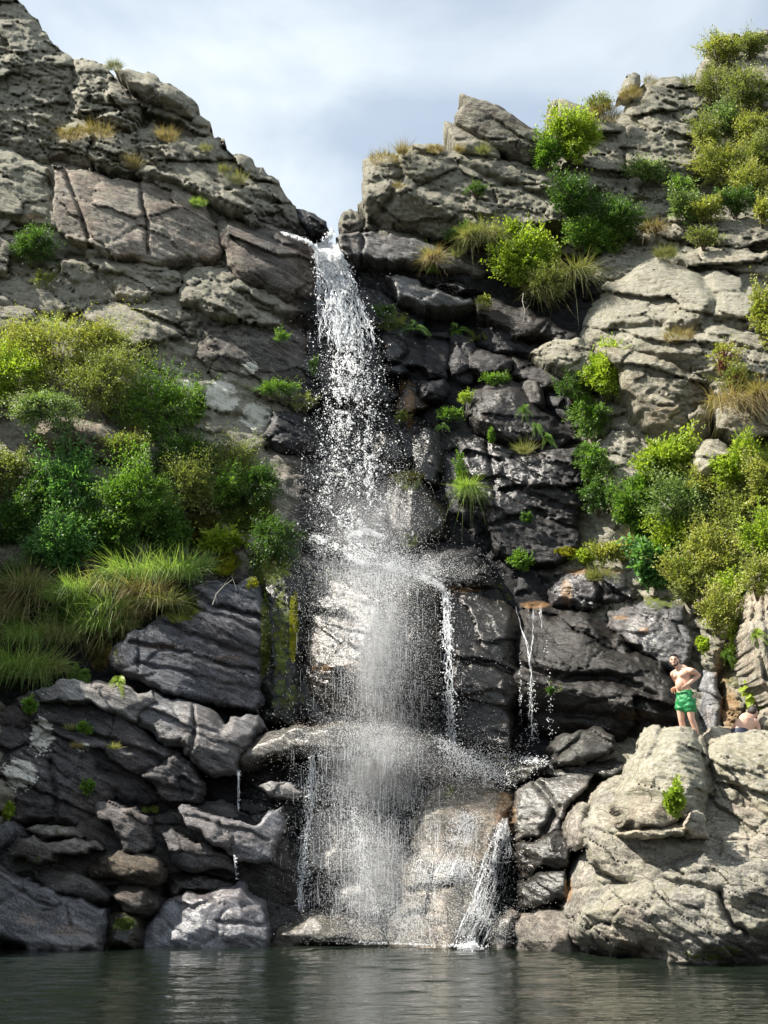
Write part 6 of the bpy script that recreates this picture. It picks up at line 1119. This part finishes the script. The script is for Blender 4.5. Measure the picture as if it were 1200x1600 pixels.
tx_ = bpy.data.textures.new('folds', 'CLOUDS'); tx_.noise_scale = 0.09; dm = so_.modifiers.new('folds', 'DISPLACE'); dm.texture = tx_; dm.strength = 0.045; dm.mid_level = 0.5; dm.texture_coords = 'LOCAL'
V, F = tubes([[pel+f_*.16*math.cos(a)*.86+l_*.175*math.sin(a)+np.array([0, 0, .075]) for a in np.linspace(0, 6.283, 25)]], [.009], 5); wb = mesh_obj('waistband', V, F, SHORTS, so_, True, origin=(0, 0, 0)); wb.location = (0, 0, 0)
# seated man: back to the camera, bent forward to the right
YS = 19.0; mp_ = 1/ppm(1170, 1125, YS); seat = w_of(1160, 1158, YS)
sit = empty('person', seat, 'man sitting bare-backed behind the rough boulder at the right edge, head bent forward', 'person')
def n_(px, py, dy=0.0): return np.array([(px-1160)*mp_, dy, (1158-py)*mp_])
pv = n_(1160, 1150, 0.0); mid = n_(1166, 1136, .03); up_ = n_(1176, 1126, .10); nk2 = n_(1183, 1119, .14); hd2 = n_(1187.5, 1112, .17)
ax2 = unit(np.array([.86, .35, -.12]))
b2 = [limb([pv, pv*.5+mid*.5, mid, up_], [.165, .155, .165, .150], (1.15, .72), axis=ax2, nu=20), limb([up_, nk2, hd2+[0, 0, -.03]], [.085, .060, .056]), limb([up_+ax2*.03, up_+ax2*.17+[0, 0, -.02]], [.085, .066]), limb([up_+ax2*.03, up_-ax2*.20+[0, 0, -.04]], [.085, .064]),
      ellipsoid(up_-ax2*.09+np.array([0, -.075, -.03]), (.08, .045, .09)), ellipsoid(up_+ax2*.09+np.array([0, -.075, -.03]), (.08, .045, .09))]
for q, e_, h_ in ((1, n_(1189, 1145, .06), n_(1182, 1156, .30)), (-1, n_(1150, 1143, .22), n_(1166, 1152, .45))):
    sh2 = up_+ax2*.19*q+[0, 0, -.03]; b2 += [limb([sh2, (sh2+e_)/2, e_], [.062, .054, .043]), limb([e_, (e_+h_)/2, h_], [.045, .041, .029])]; d2 = unit(h_-e_); b2 += fingers(h_+d2*.05, d2, (0, 0, -1), q, .4)
for q in (1, -1):
    hp2 = pv+ax2*.09*q; kn2 = hp2+np.array([.12+.08*q, .42, .10]); an2 = kn2+np.array([.05, .12, -.42]); b2 += [limb([hp2, (hp2+kn2)/2, kn2], [.10, .082, .056]), limb([kn2, kn2*.6+an2*.4, an2], [.056, .055, .036]), limb([an2, an2+[.05, .16, -.03]], [.037, .026])]
P_, at_, Rm_ = head_parts(hd2, unit(np.array([.55, .62, -.45])), (.25, .2, 1), 1.0); b2 += P_
join_parts('body', b2, SKIN, sit, 0.0085, 4); person_extras(sit, at_, Rm_, 1.0, False)
s2 = [limb([pv+[0, 0, .02], pv+[0, 0, -.05]], [.170, .172], (1.15, .85), axis=ax2, nu=20)]
for q in (1, -1): hp2 = pv+ax2*.09*q; kn2 = hp2+np.array([.12+.08*q, .42, .10]); s2.append(limb([hp2, hp2*.4+kn2*.6], [.118, .108]))
join_parts('swim_shorts', s2, NAVY, sit, 0.010, 2)
# what they stand and sit on: a flat-topped rock behind the pale boulders
def ledge_rock(x0, x1, y0, y1, z0, z1, label):
    nx, ny = 40, 30; V = []; rg = 7.3*x0
    u, v = np.meshgrid(np.linspace(0, 1, nx), np.linspace(0, 1, ny)); X = x0+(x1-x0)*u; Yy = y0+(y1-y0)*v
    ed = np.minimum(np.minimum(u, 1-u)*(x1-x0), np.minimum(v, 1-v)*(y1-y0)); Z = z1+0.02*fbm(X*3, Yy*3, X*0+rg, 5, 3)-0.25*np.clip(1-ed/0.2, 0, 1)**2
    Z = np.where(ed < 1e-6, z0, Z); P = np.stack([X, Yy, Z], -1).reshape(-1, 3); i = np.arange(nx*ny).reshape(ny, nx)
    F = np.stack([i[:-1, :-1].ravel(), i[:-1, 1:].ravel(), i[1:, 1:].ravel(), i[1:, :-1].ravel()], -1); k = len(P); z = np.zeros(k)
    o = mesh_obj('boulder', P, F, ROCK, None, True, {'tone': ('FLOAT_COLOR', np.tile([.2, .19, .16], (k, 1))), 'wet': ('FLOAT', z+.1), 'lich': ('FLOAT', z+.3), 'moss': ('FLOAT', z), 'rust': ('FLOAT', z), 'pale': ('FLOAT', z)}); tag(o, label, 'rock')
zf = float(foot[2]); zs = float(seat[2])
ledge_rock(foot[0]-.55, foot[0]+.45, YM-.16, YM+1.3, zf-1.5, zf-0.035, 'flat-topped rock the standing man has under his feet')
ledge_rock(seat[0]-.40, seat[0]+.9, YS-.16, YS+1.3, zs-1.5, zs-0.09, 'flat-topped rock the seated man sits on')
